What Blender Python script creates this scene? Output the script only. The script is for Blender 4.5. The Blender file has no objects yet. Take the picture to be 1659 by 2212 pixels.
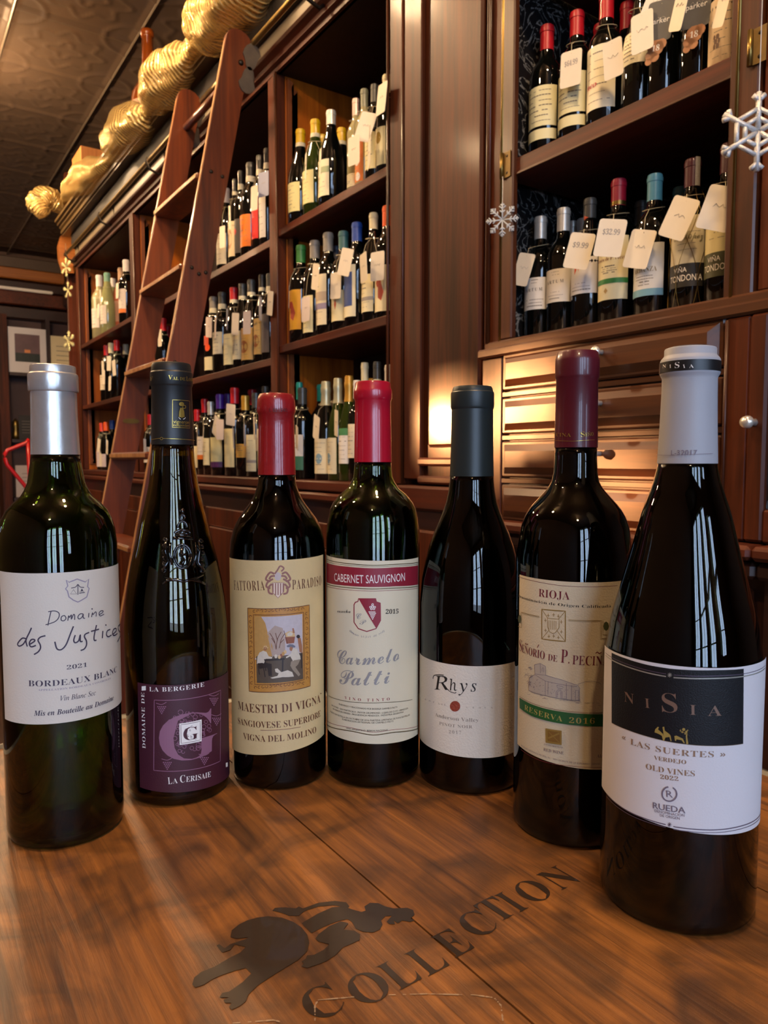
import bpy, bmesh, math, random
from mathutils import Vector, Matrix

# ---------------------------------------------------------------- camera
F_PX, CXP, CYP, HOR = 1600.0, 829.5, 1106.0, 993.0
PITCH = math.atan((CYP - HOR) / F_PX)
YAW = math.radians(34.0)
CAMZ = 1.05
TZ = 0.80                                   # table top height
C = bpy.context.scene.collection
cam_d = bpy.data.cameras.new('camera')
cam = bpy.data.objects.new('camera', cam_d)
C.objects.link(cam)
cam.location = (0, 0, CAMZ)
cam.rotation_euler = (math.pi / 2 - PITCH, 0, -YAW)
cam_d.sensor_fit = 'HORIZONTAL'
cam_d.sensor_width = 36.0
cam_d.lens = F_PX / 1659.0 * 36.0
cam_d.clip_start = 0.01
cam_d.dof.use_dof = True
cam_d.dof.focus_distance = 0.50
cam_d.dof.aperture_fstop = 28
bpy.context.scene.camera = cam

# ---------------------------------------------------------------- world, sun, daylight, exposure
sc = bpy.context.scene
sc.view_settings.view_transform = 'Standard'
sc.view_settings.look = 'None'
sc.view_settings.gamma = 1.0
sc.view_settings.use_curve_mapping = False
sc.view_settings.exposure = 0.15
w = bpy.data.worlds.new('daylight')
sc.world = w
w.use_nodes = True
bg = w.node_tree.nodes['Background']
bg.inputs[0].default_value = (0.52, 0.70, 1.0, 1)
bg.inputs[1].default_value = 11.5
SUN_DIR = Vector((-0.62, 0.785, 0.05)).normalized()      # towards the low winter sun
sl = bpy.data.lights.new('sun', 'SUN')
sl.energy = 26.0
sl.color = (1.0, 0.44, 0.16)
sl.angle = math.radians(1.2)
so = bpy.data.objects.new('sun', sl)
C.objects.link(so)
so.rotation_euler = SUN_DIR.to_track_quat('Z', 'Y').to_euler()
ROOM_X0, ROOM_X1, ROOM_Y0, ROOM_Y1, CEIL = -2.6, 2.4, -3.2, 9.6, 3.4
WARM = [(-0.9, -1.2), (-0.9, 1.2), (-0.9, 3.6), (-0.9, 6.4), (0.45, 0.2), (0.35, 2.6), (0.35, 5.0)]
LAMP_POWER = 150.0

# ---------------------------------------------------------------- helpers
rnd = random.Random(7)
CP, SP, CY, SY = math.cos(PITCH), math.sin(PITCH), math.cos(YAW), math.sin(YAW)


def ray(x, y):
    X = x - CXP
    Y = CYP - y
    U = Y * CP - F_PX * SP
    Z = F_PX * CP + Y * SP
    return Vector((X * CY + Z * SY, -X * SY + Z * CY, U))


def onx(x, y, px):
    v = ray(x, y)
    return v * (px / v.x) + Vector((0, 0, CAMZ))


def ony(x, y, py):
    v = ray(x, y)
    return v * (py / v.y) + Vector((0, 0, CAMZ))


def onz(x, y, pz):
    v = ray(x, y)
    return v * ((pz - CAMZ) / v.z) + Vector((0, 0, CAMZ))


def setp(o, label=None, cat=None, group=None, kind=None):
    if label:
        o['label'] = label
    if cat:
        o['category'] = cat
    if group:
        o['group'] = group
    if kind:
        o['kind'] = kind
    return o


def link(name, data, parent=None, loc=None):
    o = bpy.data.objects.new(name, data)
    C.objects.link(o)
    if loc is not None:
        o.location = loc
    if parent is not None:
        o.parent = parent
    return o


def thing(name, label, cat, loc=(0, 0, 0), group=None, rz=0.0):
    o = link(name, None, None, loc)
    o.rotation_euler = (0, 0, rz)
    o.empty_display_size = 0.02
    return setp(o, label, cat, group)


def obj(name, bm, mat, parent=None, smooth=False, label=None, crease=0):
    me = bpy.data.meshes.new(name)
    bm.to_mesh(me)
    bm.free()
    if smooth:
        me.polygons.foreach_set('use_smooth', [True] * len(me.polygons))
    if crease:
        me.set_sharp_from_angle(angle=math.radians(crease))
    mats = mat if isinstance(mat, (list, tuple)) else [mat]
    for m in mats:
        me.materials.append(m)
    o = link(name, me, parent)
    if label:
        o['label'] = label
    return o


def inst(name, me, mat, parent=None, loc=None, rot=None, scale=None):
    """an object sharing a mesh but carrying its own material"""
    o = link(name, me, parent, loc)
    if mat is not None:
        o.material_slots[0].link = 'OBJECT'
        o.material_slots[0].material = mat
    if rot:
        o.rotation_euler = rot
    if scale:
        o.scale = scale
    return o


def box(bm, x0, x1, y0, y1, z0, z1, bev=0.0):
    vs = [bm.verts.new((x, y, z)) for z in (z0, z1) for y in (y0, y1) for x in (x0, x1)]
    fs = [bm.faces.new([vs[i] for i in q]) for q in
          ((0, 2, 3, 1), (4, 5, 7, 6), (0, 1, 5, 4), (2, 6, 7, 3), (0, 4, 6, 2), (1, 3, 7, 5))]
    if bev > 0:
        es = list({e for f in fs for e in f.edges})
        bmesh.ops.bevel(bm, geom=es, offset=bev, segments=1, affect='EDGES', profile=0.5)
    return bm


def B(*a, **k):
    return box(bmesh.new(), *a, **k)


def lathe(bm, prof, seg=32, cx=0.0, cy=0.0, smooth=True):
    rings = []
    for r, z in prof:
        if r < 1e-6:
            rings.append([bm.verts.new((cx, cy, z))])
        else:
            rings.append([bm.verts.new((cx + r * math.cos(2 * math.pi * i / seg),
                                        cy + r * math.sin(2 * math.pi * i / seg), z)) for i in range(seg)])
    for a, b in zip(rings, rings[1:]):
        if len(a) == 1 and len(b) == 1:
            continue
        for i in range(seg):
            j = (i + 1) % seg
            if len(a) == 1:
                bm.faces.new((a[0], b[i], b[j]))
            elif len(b) == 1:
                bm.faces.new((a[i], a[j], b[0]))
            else:
                bm.faces.new((a[i], a[j], b[j], b[i]))
    bmesh.ops.recalc_face_normals(bm, faces=bm.faces)
    return bm


def tube(bm, pts, r, seg=8, closed=False, cap=True):
    pts = [Vector(p) for p in pts]
    n = len(pts)
    rr = r if isinstance(r, (list, tuple)) else [r] * n
    rings = []
    up = Vector((0, 0, 1))
    for i, p in enumerate(pts):
        if closed:
            t = pts[(i + 1) % n] - pts[i - 1]
        else:
            t = pts[min(i + 1, n - 1)] - pts[max(i - 1, 0)]
        if t.length < 1e-9:
            t = Vector((0, 0, 1))
        t.normalize()
        a = up - t * up.dot(t)
        if a.length < 0.1:
            a = Vector((1, 0, 0)) - t * t.x
        a.normalize()
        b = t.cross(a)
        rings.append([bm.verts.new(p + (a * math.cos(2 * math.pi * k / seg) + b * math.sin(2 * math.pi * k / seg)) * rr[i])
                      for k in range(seg)])
    m = n if closed else n - 1
    for i in range(m):
        a, b = rings[i], rings[(i + 1) % n]
        for k in range(seg):
            l = (k + 1) % seg
            bm.faces.new((a[k], a[l], b[l], b[k]))
    if cap and not closed:
        bm.faces.new(rings[0][::-1])
        bm.faces.new(rings[-1])
    return bm


def prism_y(bm, prof, y0, y1):
    """closed (x,z) outline pulled along y"""
    a = [bm.verts.new((x, y0, z)) for x, z in prof]
    b = [bm.verts.new((x, y1, z)) for x, z in prof]
    n = len(prof)
    for i in range(n):
        j = (i + 1) % n
        bm.faces.new((a[i], a[j], b[j], b[i]))
    bm.faces.new(a[::-1])
    bm.faces.new(b)
    bmesh.ops.recalc_face_normals(bm, faces=bm.faces)
    return bm


def extrude_poly(bm, pts, nrm, depth):
    """flat outline (3D points) given a thickness along nrm"""
    nrm = Vector(nrm).normalized() * depth
    a = [bm.verts.new(Vector(p)) for p in pts]
    b = [bm.verts.new(Vector(p) + nrm) for p in pts]
    n = len(pts)
    for i in range(n):
        j = (i + 1) % n
        bm.faces.new((a[i], a[j], b[j], b[i]))
    f = bm.faces.new(a[::-1])
    g = bm.faces.new(b)
    bmesh.ops.triangulate(bm, faces=[f, g])
    bmesh.ops.recalc_face_normals(bm, faces=bm.faces)
    return bm


# ---------------------------------------------------------------- materials
def rgb(h):
    if isinstance(h, str):
        c = [int(h[i:i + 2], 16) / 255 for i in (0, 2, 4)]
        return tuple((v / 12.92 if v < 0.04045 else ((v + 0.055) / 1.055) ** 2.4) for v in c) + (1,)
    return tuple(h) + (1,)


_m = {}


def pset(b, **k):
    names = dict(rough='Roughness', metal='Metallic', spec='Specular IOR Level', coat='Coat Weight',
                 coatr='Coat Roughness', trans='Transmission Weight', ior='IOR', alpha='Alpha',
                 sss='Subsurface Weight', sheen='Sheen Weight')
    for a, v in k.items():
        b.inputs[names[a]].default_value = v


def plain(name, col, rough=0.5, noise=0.0, nscale=60.0, bump=0.0, bscale=200.0, **k):
    """one colour broken by a little procedural noise"""
    key = ('p', name)
    if key in _m:
        return _m[key]
    m = bpy.data.materials.new(name)
    m.use_nodes = True
    nt = m.node_tree
    b = nt.nodes['Principled BSDF']
    col = rgb(col)
    b.inputs['Base Color'].default_value = col
    pset(b, rough=rough, **k)
    if noise > 0:
        tc = nt.nodes.new('ShaderNodeTexCoord')
        n = nt.nodes.new('ShaderNodeTexNoise')
        n.inputs['Scale'].default_value = nscale
        n.inputs['Detail'].default_value = 4
        nt.links.new(tc.outputs['Object'], n.inputs['Vector'])
        mx = nt.nodes.new('ShaderNodeMix')
        mx.data_type = 'RGBA'
        mx.inputs['A'].default_value = tuple(c * (1 - noise) for c in col[:3]) + (1,)
        mx.inputs['B'].default_value = tuple(min(1, c * (1 + noise)) for c in col[:3]) + (1,)
        nt.links.new(n.outputs['Fac'], mx.inputs['Factor'])
        nt.links.new(mx.outputs['Result'], b.inputs['Base Color'])
    if bump > 0:
        tc = nt.nodes.new('ShaderNodeTexCoord')
        n = nt.nodes.new('ShaderNodeTexNoise')
        n.inputs['Scale'].default_value = bscale
        n.inputs['Detail'].default_value = 3
        nt.links.new(tc.outputs['Object'], n.inputs['Vector'])
        bp = nt.nodes.new('ShaderNodeBump')
        bp.inputs['Strength'].default_value = bump
        bp.inputs['Distance'].default_value = 0.001
        nt.links.new(n.outputs['Fac'], bp.inputs['Height'])
        nt.links.new(bp.outputs['Normal'], b.inputs['Normal'])
    _m[key] = m
    return m


def wood(name, c1, c2, axis='z', rough=0.3, scale=1.0, coat=0.4, coatr=0.12, bump=0.15, spec=0.5, dark=None, patch=0.0):
    """varnished wood: grain noise stretched along one axis, slow colour drift"""
    key = ('w', name)
    if key in _m:
        return _m[key]
    m = bpy.data.materials.new(name)
    m.use_nodes = True
    nt = m.node_tree
    L = nt.links.new
    b = nt.nodes['Principled BSDF']
    pset(b, rough=rough, coat=coat, coatr=coatr, spec=spec)
    tc = nt.nodes.new('ShaderNodeTexCoord')
    mp = nt.nodes.new('ShaderNodeMapping')
    s = {'x': (2, 45, 45), 'y': (45, 2, 45), 'z': (45, 45, 2)}[axis]
    mp.inputs['Scale'].default_value = tuple(v * scale for v in s)
    L(tc.outputs['Object'], mp.inputs['Vector'])
    n1 = nt.nodes.new('ShaderNodeTexNoise')
    n1.inputs['Scale'].default_value = 1.0
    n1.inputs['Detail'].default_value = 8
    n1.inputs['Roughness'].default_value = 0.65
    n1.inputs['Distortion'].default_value = 0.6
    L(mp.outputs['Vector'], n1.inputs['Vector'])
    mp2 = nt.nodes.new('ShaderNodeMapping')
    s2 = {'x': (1, 6, 6), 'y': (6, 1, 6), 'z': (6, 6, 1)}[axis]
    mp2.inputs['Scale'].default_value = tuple(v * scale for v in s2)
    L(tc.outputs['Object'], mp2.inputs['Vector'])
    n2 = nt.nodes.new('ShaderNodeTexNoise')
    n2.inputs['Scale'].default_value = 1.0
    n2.inputs['Detail'].default_value = 3
    L(mp2.outputs['Vector'], n2.inputs['Vector'])
    ad = nt.nodes.new('ShaderNodeMath')
    ad.operation = 'MULTIPLY_ADD'
    ad.inputs[1].default_value = 0.6
    L(n1.outputs['Fac'], ad.inputs[0])
    sc_ = nt.nodes.new('ShaderNodeMath')
    sc_.operation = 'MULTIPLY'
    sc_.inputs[1].default_value = 0.4
    L(n2.outputs['Fac'], sc_.inputs[0])
    L(sc_.outputs[0], ad.inputs[2])
    cr = nt.nodes.new('ShaderNodeValToRGB')
    cr.color_ramp.elements[0].position = 0.36
    cr.color_ramp.elements[0].color = rgb(c1)
    cr.color_ramp.elements[1].position = 0.64
    cr.color_ramp.elements[1].color = rgb(c2)
    L(ad.outputs[0], cr.inputs[0])
    out = cr.outputs[0]
    if dark:
        n3 = nt.nodes.new('ShaderNodeTexNoise')
        n3.inputs['Scale'].default_value = 20.0
        n3.inputs['Detail'].default_value = 5
        n3.inputs['Distortion'].default_value = 1.2
        L(tc.outputs['Object'], n3.inputs['Vector'])
        r3 = nt.nodes.new('ShaderNodeMapRange')
        r3.inputs['From Min'].default_value = 0.44
        r3.inputs['From Max'].default_value = 0.70
        r3.inputs['To Max'].default_value = patch
        L(n3.outputs['Fac'], r3.inputs['Value'])
        mx = nt.nodes.new('ShaderNodeMix')
        mx.data_type = 'RGBA'
        L(r3.outputs['Result'], mx.inputs['Factor'])
        L(out, mx.inputs['A'])
        mx.inputs['B'].default_value = rgb(dark)
        out = mx.outputs['Result']
    L(out, b.inputs['Base Color'])
    if bump:
        bp = nt.nodes.new('ShaderNodeBump')
        bp.inputs['Strength'].default_value = bump
        bp.inputs['Distance'].default_value = 0.001
        L(n1.outputs['Fac'], bp.inputs['Height'])
        L(bp.outputs['Normal'], b.inputs['Normal'])
    _m[key] = m
    return m


def glass(name, col, rough=0.0, ior=1.5):
    key = ('g', name)
    if key in _m:
        return _m[key]
    m = plain(name, col, rough, trans=1.0, ior=ior)
    _m[key] = m
    return m


MAHOG = wood('mahogany_upright', '2c1308', '5f2a10', 'z', rough=0.5, coat=0.05, coatr=0.14, spec=0.2)
MAHOG_Y = wood('mahogany_lengthwise', '321509', '5e2812', 'y', rough=0.5, coat=0.08, coatr=0.2, spec=0.3)
MAHOG_DK = wood('dark_mahogany', '1d0a05', '341509', 'y', rough=0.45, coat=0.2)
SIDEWOOD = wood('orange_shellac_wood', '8a4009', 'c26c1a', 'z', rough=0.35, coat=0.3, bump=0.05)
BACKWOOD = wood('cabinet_back_wood', '140a05', '2a150a', 'z', rough=0.6, coat=0.0)
BROWN = wood('brown_drawer_wood', '33180a', '5a2f0f', 'y', rough=0.4, coat=0.25, coatr=0.15)
BROWN_Z = wood('brown_stile_wood', '2c1509', '522810', 'z', rough=0.42, coat=0.2, coatr=0.18, spec=0.35)
LADDERW = wood('ladder_cherry', '3c170a', '7c3912', 'z', rough=0.36, coat=0.3, coatr=0.2, scale=0.8)
GOLDMOLD = wood('aged_cornice_moulding', '32230f', '5c4724', 'y', rough=0.4, coat=0.3)
BRASS = plain('aged_brass', '8a713c', 0.32, noise=0.2, nscale=30, metal=0.9)
IRON = plain('dark_iron', '3a332b', 0.4, noise=0.2, metal=0.8)
STEELISH = plain('polished_knob_metal', 'e6e1d6', 0.2, metal=0.6)
PAPER_W = plain('white_card', 'e9e2d6', 0.6, noise=0.03)
PAPER_C = plain('cream_card', 'e8d9ad', 0.6, noise=0.05)
STRINGM = plain('pale_string', 'b8ab8c', 0.7, noise=0.1)
INK = plain('black_ink', '1a1614', 0.6)
INKGREY = plain('grey_ink', '6e6862', 0.6)
# ---------------------------------------------------------------- room shell
def quadbox(name, *a, mat, kind='structure', parent=None):
    o = obj(name, B(*a), mat, parent)
    if parent is None:
        o['kind'] = kind
    return o


FLOORM = wood('floor_boards', '2a160c', '4a2a16', 'y', rough=0.4, coat=0.3)
PLASTER = plain('brown_painted_plaster', '4a3426', 0.7, noise=0.15, nscale=6)
fl = quadbox('floor', ROOM_X0, ROOM_X1, ROOM_Y0, ROOM_Y1, -0.06, -0.02, mat=FLOORM)
fbm = B(ROOM_X0, ROOM_X1, 0, 0.118, -0.02, 0.0)
bm_ = bmesh.new()
for i in range(int((ROOM_X1 - ROOM_X0) / 0.16)):          # strip floor boards run along the room
    x0 = ROOM_X0 + i * 0.16
    bb = B(x0 + 0.001, x0 + 0.159, ROOM_Y0, ROOM_Y1, -0.02, 0.0)
    obj('floor_board', bb, FLOORM, fl)
fbm.free()
bm_.free()


def wall_with_holes(name, axis, pos, thick, a0, a1, z0, z1, holes, mat):
    """wall in the plane axis=pos, made of boxes around rectangular openings (a0,a1,z0,z1)"""
    bm = bmesh.new()

    def add(p0, p1, q0, q1):
        if p1 - p0 < 1e-4 or q1 - q0 < 1e-4:
            return
        if axis == 'x':
            box(bm, min(pos, pos + thick), max(pos, pos + thick), p0, p1, q0, q1)
        else:
            box(bm, p0, p1, min(pos, pos + thick), max(pos, pos + thick), q0, q1)
    cuts = sorted(holes)
    cur = a0
    for h0, h1, q0, q1 in cuts:
        add(cur, h0, z0, z1)
        add(h0, h1, z0, q0)
        add(h0, h1, q1, z1)
        cur = h1
    add(cur, a1, z0, z1)
    o = obj(name, bm, mat)
    o['kind'] = 'structure'
    return o


# shop front behind the camera: tall panes of daylight
FRONT = [(-2.25, -1.62, 0.35, 3.05), (-1.45, -0.82, 0.35, 3.05), (-0.52, 0.02, 0.35, 3.05), (0.55, 1.0, 0.9, 2.6)]
wall_with_holes('wall_front', 'y', ROOM_Y0, -0.15, ROOM_X0, ROOM_X1, 0, CEIL + 0.10, FRONT, MAHOG_DK)
# side windows low sun comes through: openings sit where the beam to the drawer wall passes


def back_project(y, z, x=1.11):
    t = (x - ROOM_X0) / (-SUN_DIR.x)
    return y + SUN_DIR.y * t, z + SUN_DIR.z * t


SIDE = []
for (ya, yb, za, zb) in ((1.02, 1.13, 1.10, 1.245), (1.155, 1.20, 1.02, 1.26), (1.345, 1.475, 1.045, 1.225)):
    p = back_project(ya, za)
    q = back_project(yb, zb)
    SIDE.append((p[0], q[0], p[1], q[1]))
p = back_project(0.80, 0.93)
q = back_project(0.91, 1.07)
SIDE.append((p[0], q[0], p[1], q[1]))
SIDE.sort()
wall_with_holes('wall_left', 'x', ROOM_X0, -0.015, ROOM_Y0, ROOM_Y1, 0, CEIL + 0.10, SIDE, PLASTER)
quadbox('wall_back', ROOM_X0, ROOM_X1, ROOM_Y1, ROOM_Y1 + 0.15, 0, CEIL + 0.10, mat=PLASTER)
quadbox('wall_right', ROOM_X1, ROOM_X1 + 0.15, ROOM_Y0, ROOM_Y1, 0, CEIL + 0.10, mat=PLASTER)
quadbox('trim_shop_pavement', ROOM_X0 - 6, ROOM_X1 + 6, ROOM_Y0 - 9, ROOM_Y0 - 0.15, -0.2, -0.1,
        mat=plain('pavement_grey', '8d8a86', 0.8, noise=0.2, nscale=3))
for i, (x0, x1, z0, z1) in enumerate(FRONT):
    wf = link('window_%d' % (i + 1), None, None, (0, 0, 0))
    wf['kind'] = 'structure'
    bm = bmesh.new()
    for a in ((x0, x0 + 0.05, z0, z1), (x1 - 0.05, x1, z0, z1), (x0 + 0.05, x1 - 0.05, z0, z0 + 0.06),
              (x0 + 0.05, x1 - 0.05, z1 - 0.06, z1)):
        box(bm, a[0], a[1], ROOM_Y0 - 0.10, ROOM_Y0 - 0.04, a[2], a[3])
    obj('window_frame', bm, MAHOG_DK, wf)
    for k in (1, 2):
        zz = z0 + (z1 - z0) * k / 3
        obj('glazing_bar', B(x0 + 0.05, x1 - 0.05, ROOM_Y0 - 0.09, ROOM_Y0 - 0.05, zz - 0.015, zz + 0.015), MAHOG_DK, wf)
    xm = (x0 + x1) / 2
    obj('glazing_bar', B(xm - 0.012, xm + 0.012, ROOM_Y0 - 0.088, ROOM_Y0 - 0.052, z0 + 0.06, z1 - 0.06), MAHOG_DK, wf)
    pl = bpy.data.lights.new('daylight_portal', 'AREA')
    pl.shape = 'RECTANGLE'
    pl.size = x1 - x0
    pl.size_y = z1 - z0
    pl.cycles.is_portal = True
    po = link('daylight_portal', pl, None, ((x0 + x1) / 2, ROOM_Y0 - 0.16, (z0 + z1) / 2))
    po.rotation_euler = (math.pi / 2, 0, 0)      # -Z towards +y

# pressed tin ceiling: plain soffit above, square embossed panels below it
cl = quadbox('ceiling', ROOM_X0, ROOM_X1, ROOM_Y0, ROOM_Y1, CEIL + 0.02, CEIL + 0.10, mat=PLASTER)
TIN = plain('dark_bronze_tin', '57473a', 0.40, noise=0.2, nscale=8, bump=0.15, bscale=25, metal=0.3)
PS = 0.61


def tin_mesh():
    bm = bmesh.new()
    N = 44
    grid = [[None] * (N + 1) for _ in range(N + 1)]
    for i in range(N + 1):
        for j in range(N + 1):
            u = (i / N - 0.5) * 2
            v = (j / N - 0.5) * 2
            e = max(abs(u), abs(v))
            h = 0.0
            if e > 0.93:
                h = -0.008
            r = math.hypot(u, v)
            th = math.atan2(v, u)
            h += -0.007 * math.exp(-((r - 0.62 - 0.1 * math.cos(8 * th)) / 0.035) ** 2)
            h += -0.007 * math.exp(-((r - 0.25 - 0.08 * math.cos(4 * th)) / 0.035) ** 2)
            rc = math.hypot(abs(u) - 1, abs(v) - 1)
            h += -0.007 * math.exp(-((rc - 0.5) / 0.035) ** 2)
            grid[i][j] = bm.verts.new((u * PS / 2 * 0.998, v * PS / 2 * 0.998, h))
    for i in range(N):
        for j in range(N):
            bm.faces.new((grid[i][j], grid[i][j + 1], grid[i + 1][j + 1], grid[i + 1][j]))
    return bm


tm = bpy.data.meshes.new('ceiling_panel')
b_ = tin_mesh()
b_.to_mesh(tm)
b_.free()
tm.materials.append(TIN)
tm.polygons.foreach_set('use_smooth', [True] * len(tm.polygons))
X_SEAM = 0.655
for i in range(-5, 3):
    for j in range(0, 20):
        xc = X_SEAM + PS * (i + 0.5)
        yc = -2.9 + PS * (j + 0.5)
        if yc > 9.3 or xc > ROOM_X1 - 0.3:
            continue
        link('ceiling_panel', tm, cl, (xc, yc, CEIL + 0.008))
SEAMM = plain('worn_seam_metal', '75695a', 0.35, noise=0.3, nscale=20, metal=0.5)
for i in range(-5, 4):
    xc = X_SEAM + PS * i
    if ROOM_X0 < xc < ROOM_X1:
        obj('seam_bead', tube(bmesh.new(), [(xc, ROOM_Y0, CEIL - 0.004), (xc, ROOM_Y1, CEIL - 0.004)], 0.007, 6), SEAMM, cl)

# end of the room: cornice mouldings, pale strip, orange trim
def end_trim(name, z0, z1, d, mat, x0=ROOM_X0, x1=2.0):
    o = obj(name, B(x0, x1, ROOM_Y1 - d, ROOM_Y1, z0, z1, bev=0.01), mat)
    o['kind'] = 'structure'
    return o


ORANGE = wood('orange_trim_wood', '7a4416', 'a8662a', 'x', rough=0.4)
end_trim('trim_1', 3.23, 3.36, 0.10, TIN)
end_trim('trim_2', 3.10, 3.22, 0.16, ORANGE, x1=1.85)
end_trim('trim_3', 2.985, 3.09, 0.10, MAHOG_DK)
end_trim('trim_4', 2.950, 2.984, 0.26, plain('pale_strip', 'f2ece2', 0.5), x1=1.70)  # thin strip in one even pale colour
end_trim('trim_5', 2.80, 2.95, 0.22, MAHOG_Y)
end_trim('trim_6', 2.66, 2.79, 0.14, MAHOG_DK)
o = obj('trim_7', B(1.80, 2.05, 6.2, ROOM_Y1 - 0.25, 2.80, 3.10, bev=0.03), MAHOG_DK)
o['kind'] = 'structure'
# end wall shelving niche with framed picture, certificates and small objects
ew = thing('display_niche', 'dark wooden wall niche with shelves at the far end of the room', 'shelving', (1.2, ROOM_Y1, 0))


def on_end(bm):
    return bm


def endpart(name, x0, x1, z0, z1, d, mat):
    o = obj(name, B(x0 - 1.2, x1 - 1.2, -d, -0.001, z0, z1), mat, ew)
    return o


endpart('stile', 1.10, 1.195, 0.0, 2.66, 0.35, MAHOG)
endpart('stile', 1.60, 1.645, 2.0305, 2.66, 0.30, MAHOG_DK)
endpart('back_panel', 1.205, 2.10, 0.0, 2.66, 0.02, plain('niche_back_brown', '4a3230', 0.6, noise=0.2, nscale=4))
for zz in (2.03, 1.28, 0.62):
    endpart('shelf', 1.21, 1.95, zz - 0.035, zz, 0.33, MAHOG_DK)
fr = thing('picture_frame', 'white-framed sunset photograph in the niche at the far left', 'picture', (1.4025, ROOM_Y1 - 0.30, 2.031))
obj('photograph', B(-0.13, 0.13, -0.005, 0.0, 0.12, 0.43), plain('sunset_sky_print', '6b5458', 0.3, noise=0.5, nscale=5), fr)
obj('photograph', B(-0.13, 0.13, -0.0055, -0.0052, 0.12, 0.22), plain('dark_water_print', '2c3432', 0.3, noise=0.4, nscale=20), fr,
    label='dark water below the sunset')
obj('photograph', B(-0.03, 0.03, -0.006, -0.0056, 0.225, 0.26), plain('sun_glow_print', 'd98a50', 0.4), fr, label='orange sun glow')
bm = bmesh.new()
for a in ((-0.195, -0.13, 0.0, 0.50), (0.13, 0.195, 0.0, 0.50), (-0.13, 0.13, 0.0, 0.12), (-0.13, 0.13, 0.43, 0.50)):
    box(bm, a[0], a[1], -0.02, 0.0, a[2], a[3])
obj('frame', bm, plain('white_frame_paint', 'd8d3d2', 0.35), fr)
crt = [(1.80, 2.035, 0.30, 0.44, 'e0d2a8', 'cream certificate leaning beside the framed photograph'),
       (1.37, 1.285, 0.16, 0.27, '24201e', 'small black plaque on the middle niche shelf'),
       (1.40, 1.00 - 0.375, 0.32, 0.36, 'b9ada8', 'white certificate behind the red bent tube'),
       (1.40, 0.30, 0.32, 0.31, 'bdb2ae', 'lower white sheet behind the red bent tube')]
for x, z, ww, hh, col, lab in crt:
    nm = 'plaque' if 'plaque' in lab else 'certificate'
    cth = thing(nm, lab, nm, (x, ROOM_Y1 - 0.28, z))
    obj('sheet', B(-ww / 2, ww / 2, -0.006, 0, 0, hh), plain('sheet_' + col, col, 0.6, noise=0.06, nscale=12), cth)
    bm = bmesh.new()
    for k in range(5):
        zz = hh * (0.25 + 0.12 * k)
        box(bm, -ww * 0.3, ww * 0.3, -0.0075, -0.0062, zz, zz + 0.006)
    obj('printed_lines', bm, INKGREY, cth)
jar = thing('trinket', 'small gold trinket beside the black plaque in the niche', 'ornament', (1.262, ROOM_Y1 - 0.25, 1.281))
obj('body', lathe(bmesh.new(), [(0, 0), (0.035, 0), (0.042, 0.05), (0.025, 0.11), (0.036, 0.15), (0.03, 0.2), (0, 0.24)], 16), BRASS, jar, True)
# red bent tube frame (top of a hand truck) standing on the floor in front of the niche
ht = thing('hand_truck', 'red tubular hand truck standing behind the leftmost bottle', 'hand truck', (0.95, 6.0, 0))
REDM = plain('glossy_red_enamel', 'b3161a', 0.3, coat=0.5)
P = [ony(a, b, 6.0) - Vector((0.95, 6.0, 0)) for a, b in ((63, 949), (56, 957), (16, 973), (10, 982), (10, 990), (15, 1003), (56, 1052), (75, 1075))]
P.append(Vector((P[-1].x, 0, 0.2)))
obj('handle', tube(bmesh.new(), P, 0.014, 10), REDM, ht, True)
P2 = [ony(60, 953, 6.0) - Vector((0.95, 6.0, 0)), ony(64, 1025, 6.0) - Vector((0.95, 6.0, 0))]
P2.append(Vector((P2[-1].x + 0.05, 0, 0.2)))
obj('upright', tube(bmesh.new(), P2, 0.014, 10), REDM, ht, True)
obj('toe_plate', B(-0.1, 0.3, -0.2, 0.02, 0.0, 0.2, bev=0.005), REDM, ht)

# warm ceiling lamps
LAMPM = plain('lamp_brass', '6a5530', 0.4, metal=0.8)
EM = bpy.data.materials.new('warm_bulb')
EM.use_nodes = True
EM.node_tree.nodes['Principled BSDF'].inputs['Emission Color'].default_value = (1, 0.62, 0.3, 1)
EM.node_tree.nodes['Principled BSDF'].inputs['Emission Strength'].default_value = 25
for i, (x, y) in enumerate(WARM):
    t = thing('pendant_lamp', 'brass pendant lamp with globe bulb, %s from the shop front%s' % (('first', 'second', 'third', 'fourth')[i] if i < 4 else ('first', 'second', 'third')[i - 4], ', far row' if i < 4 else ', row beside the shelving'), 'lamp', (x, y, 2.95), 'pendant lamps')
    obj('cord', tube(bmesh.new(), [(0, 0, 0.10), (0, 0, CEIL - 2.95)], 0.004, 6), IRON, t)
    obj('lamp_holder', lathe(bmesh.new(), [(0, 0.10), (0.014, 0.10), (0.018, 0.07), (0.020, 0.045), (0, 0.045)], 16), LAMPM, t, True)
    obj('bulb', lathe(bmesh.new(), [(0, -0.05), (0.03, -0.04), (0.045, -0.005), (0.035, 0.025), (0.014, 0.044), (0, 0.044)], 16), EM, t, True)
    ld = bpy.data.lights.new('lamp_light', 'POINT')
    ld.energy = LAMP_POWER * (1.1 if x > 0.4 else 1.5 if x > 0 else (1.6 if y > 6 else 0.9))
    ld.color = (1.0, 0.66, 0.36)
    ld.shadow_soft_size = 0.06
    lo = link('lamp_light', ld, None, (x, y, 2.955))
# ---------------------------------------------------------------- left run of wall shelving
FX = 1.12                       # front face of the joinery
BX = 1.42                       # back of the shelves
cab = thing('wall_shelving', 'tall mahogany wine shelving with cornice, brass rail and notched uprights', 'shelving', (FX, 3.4, 0))
cab['kind'] = 'thing'
OX, OY = FX, 3.4


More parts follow.
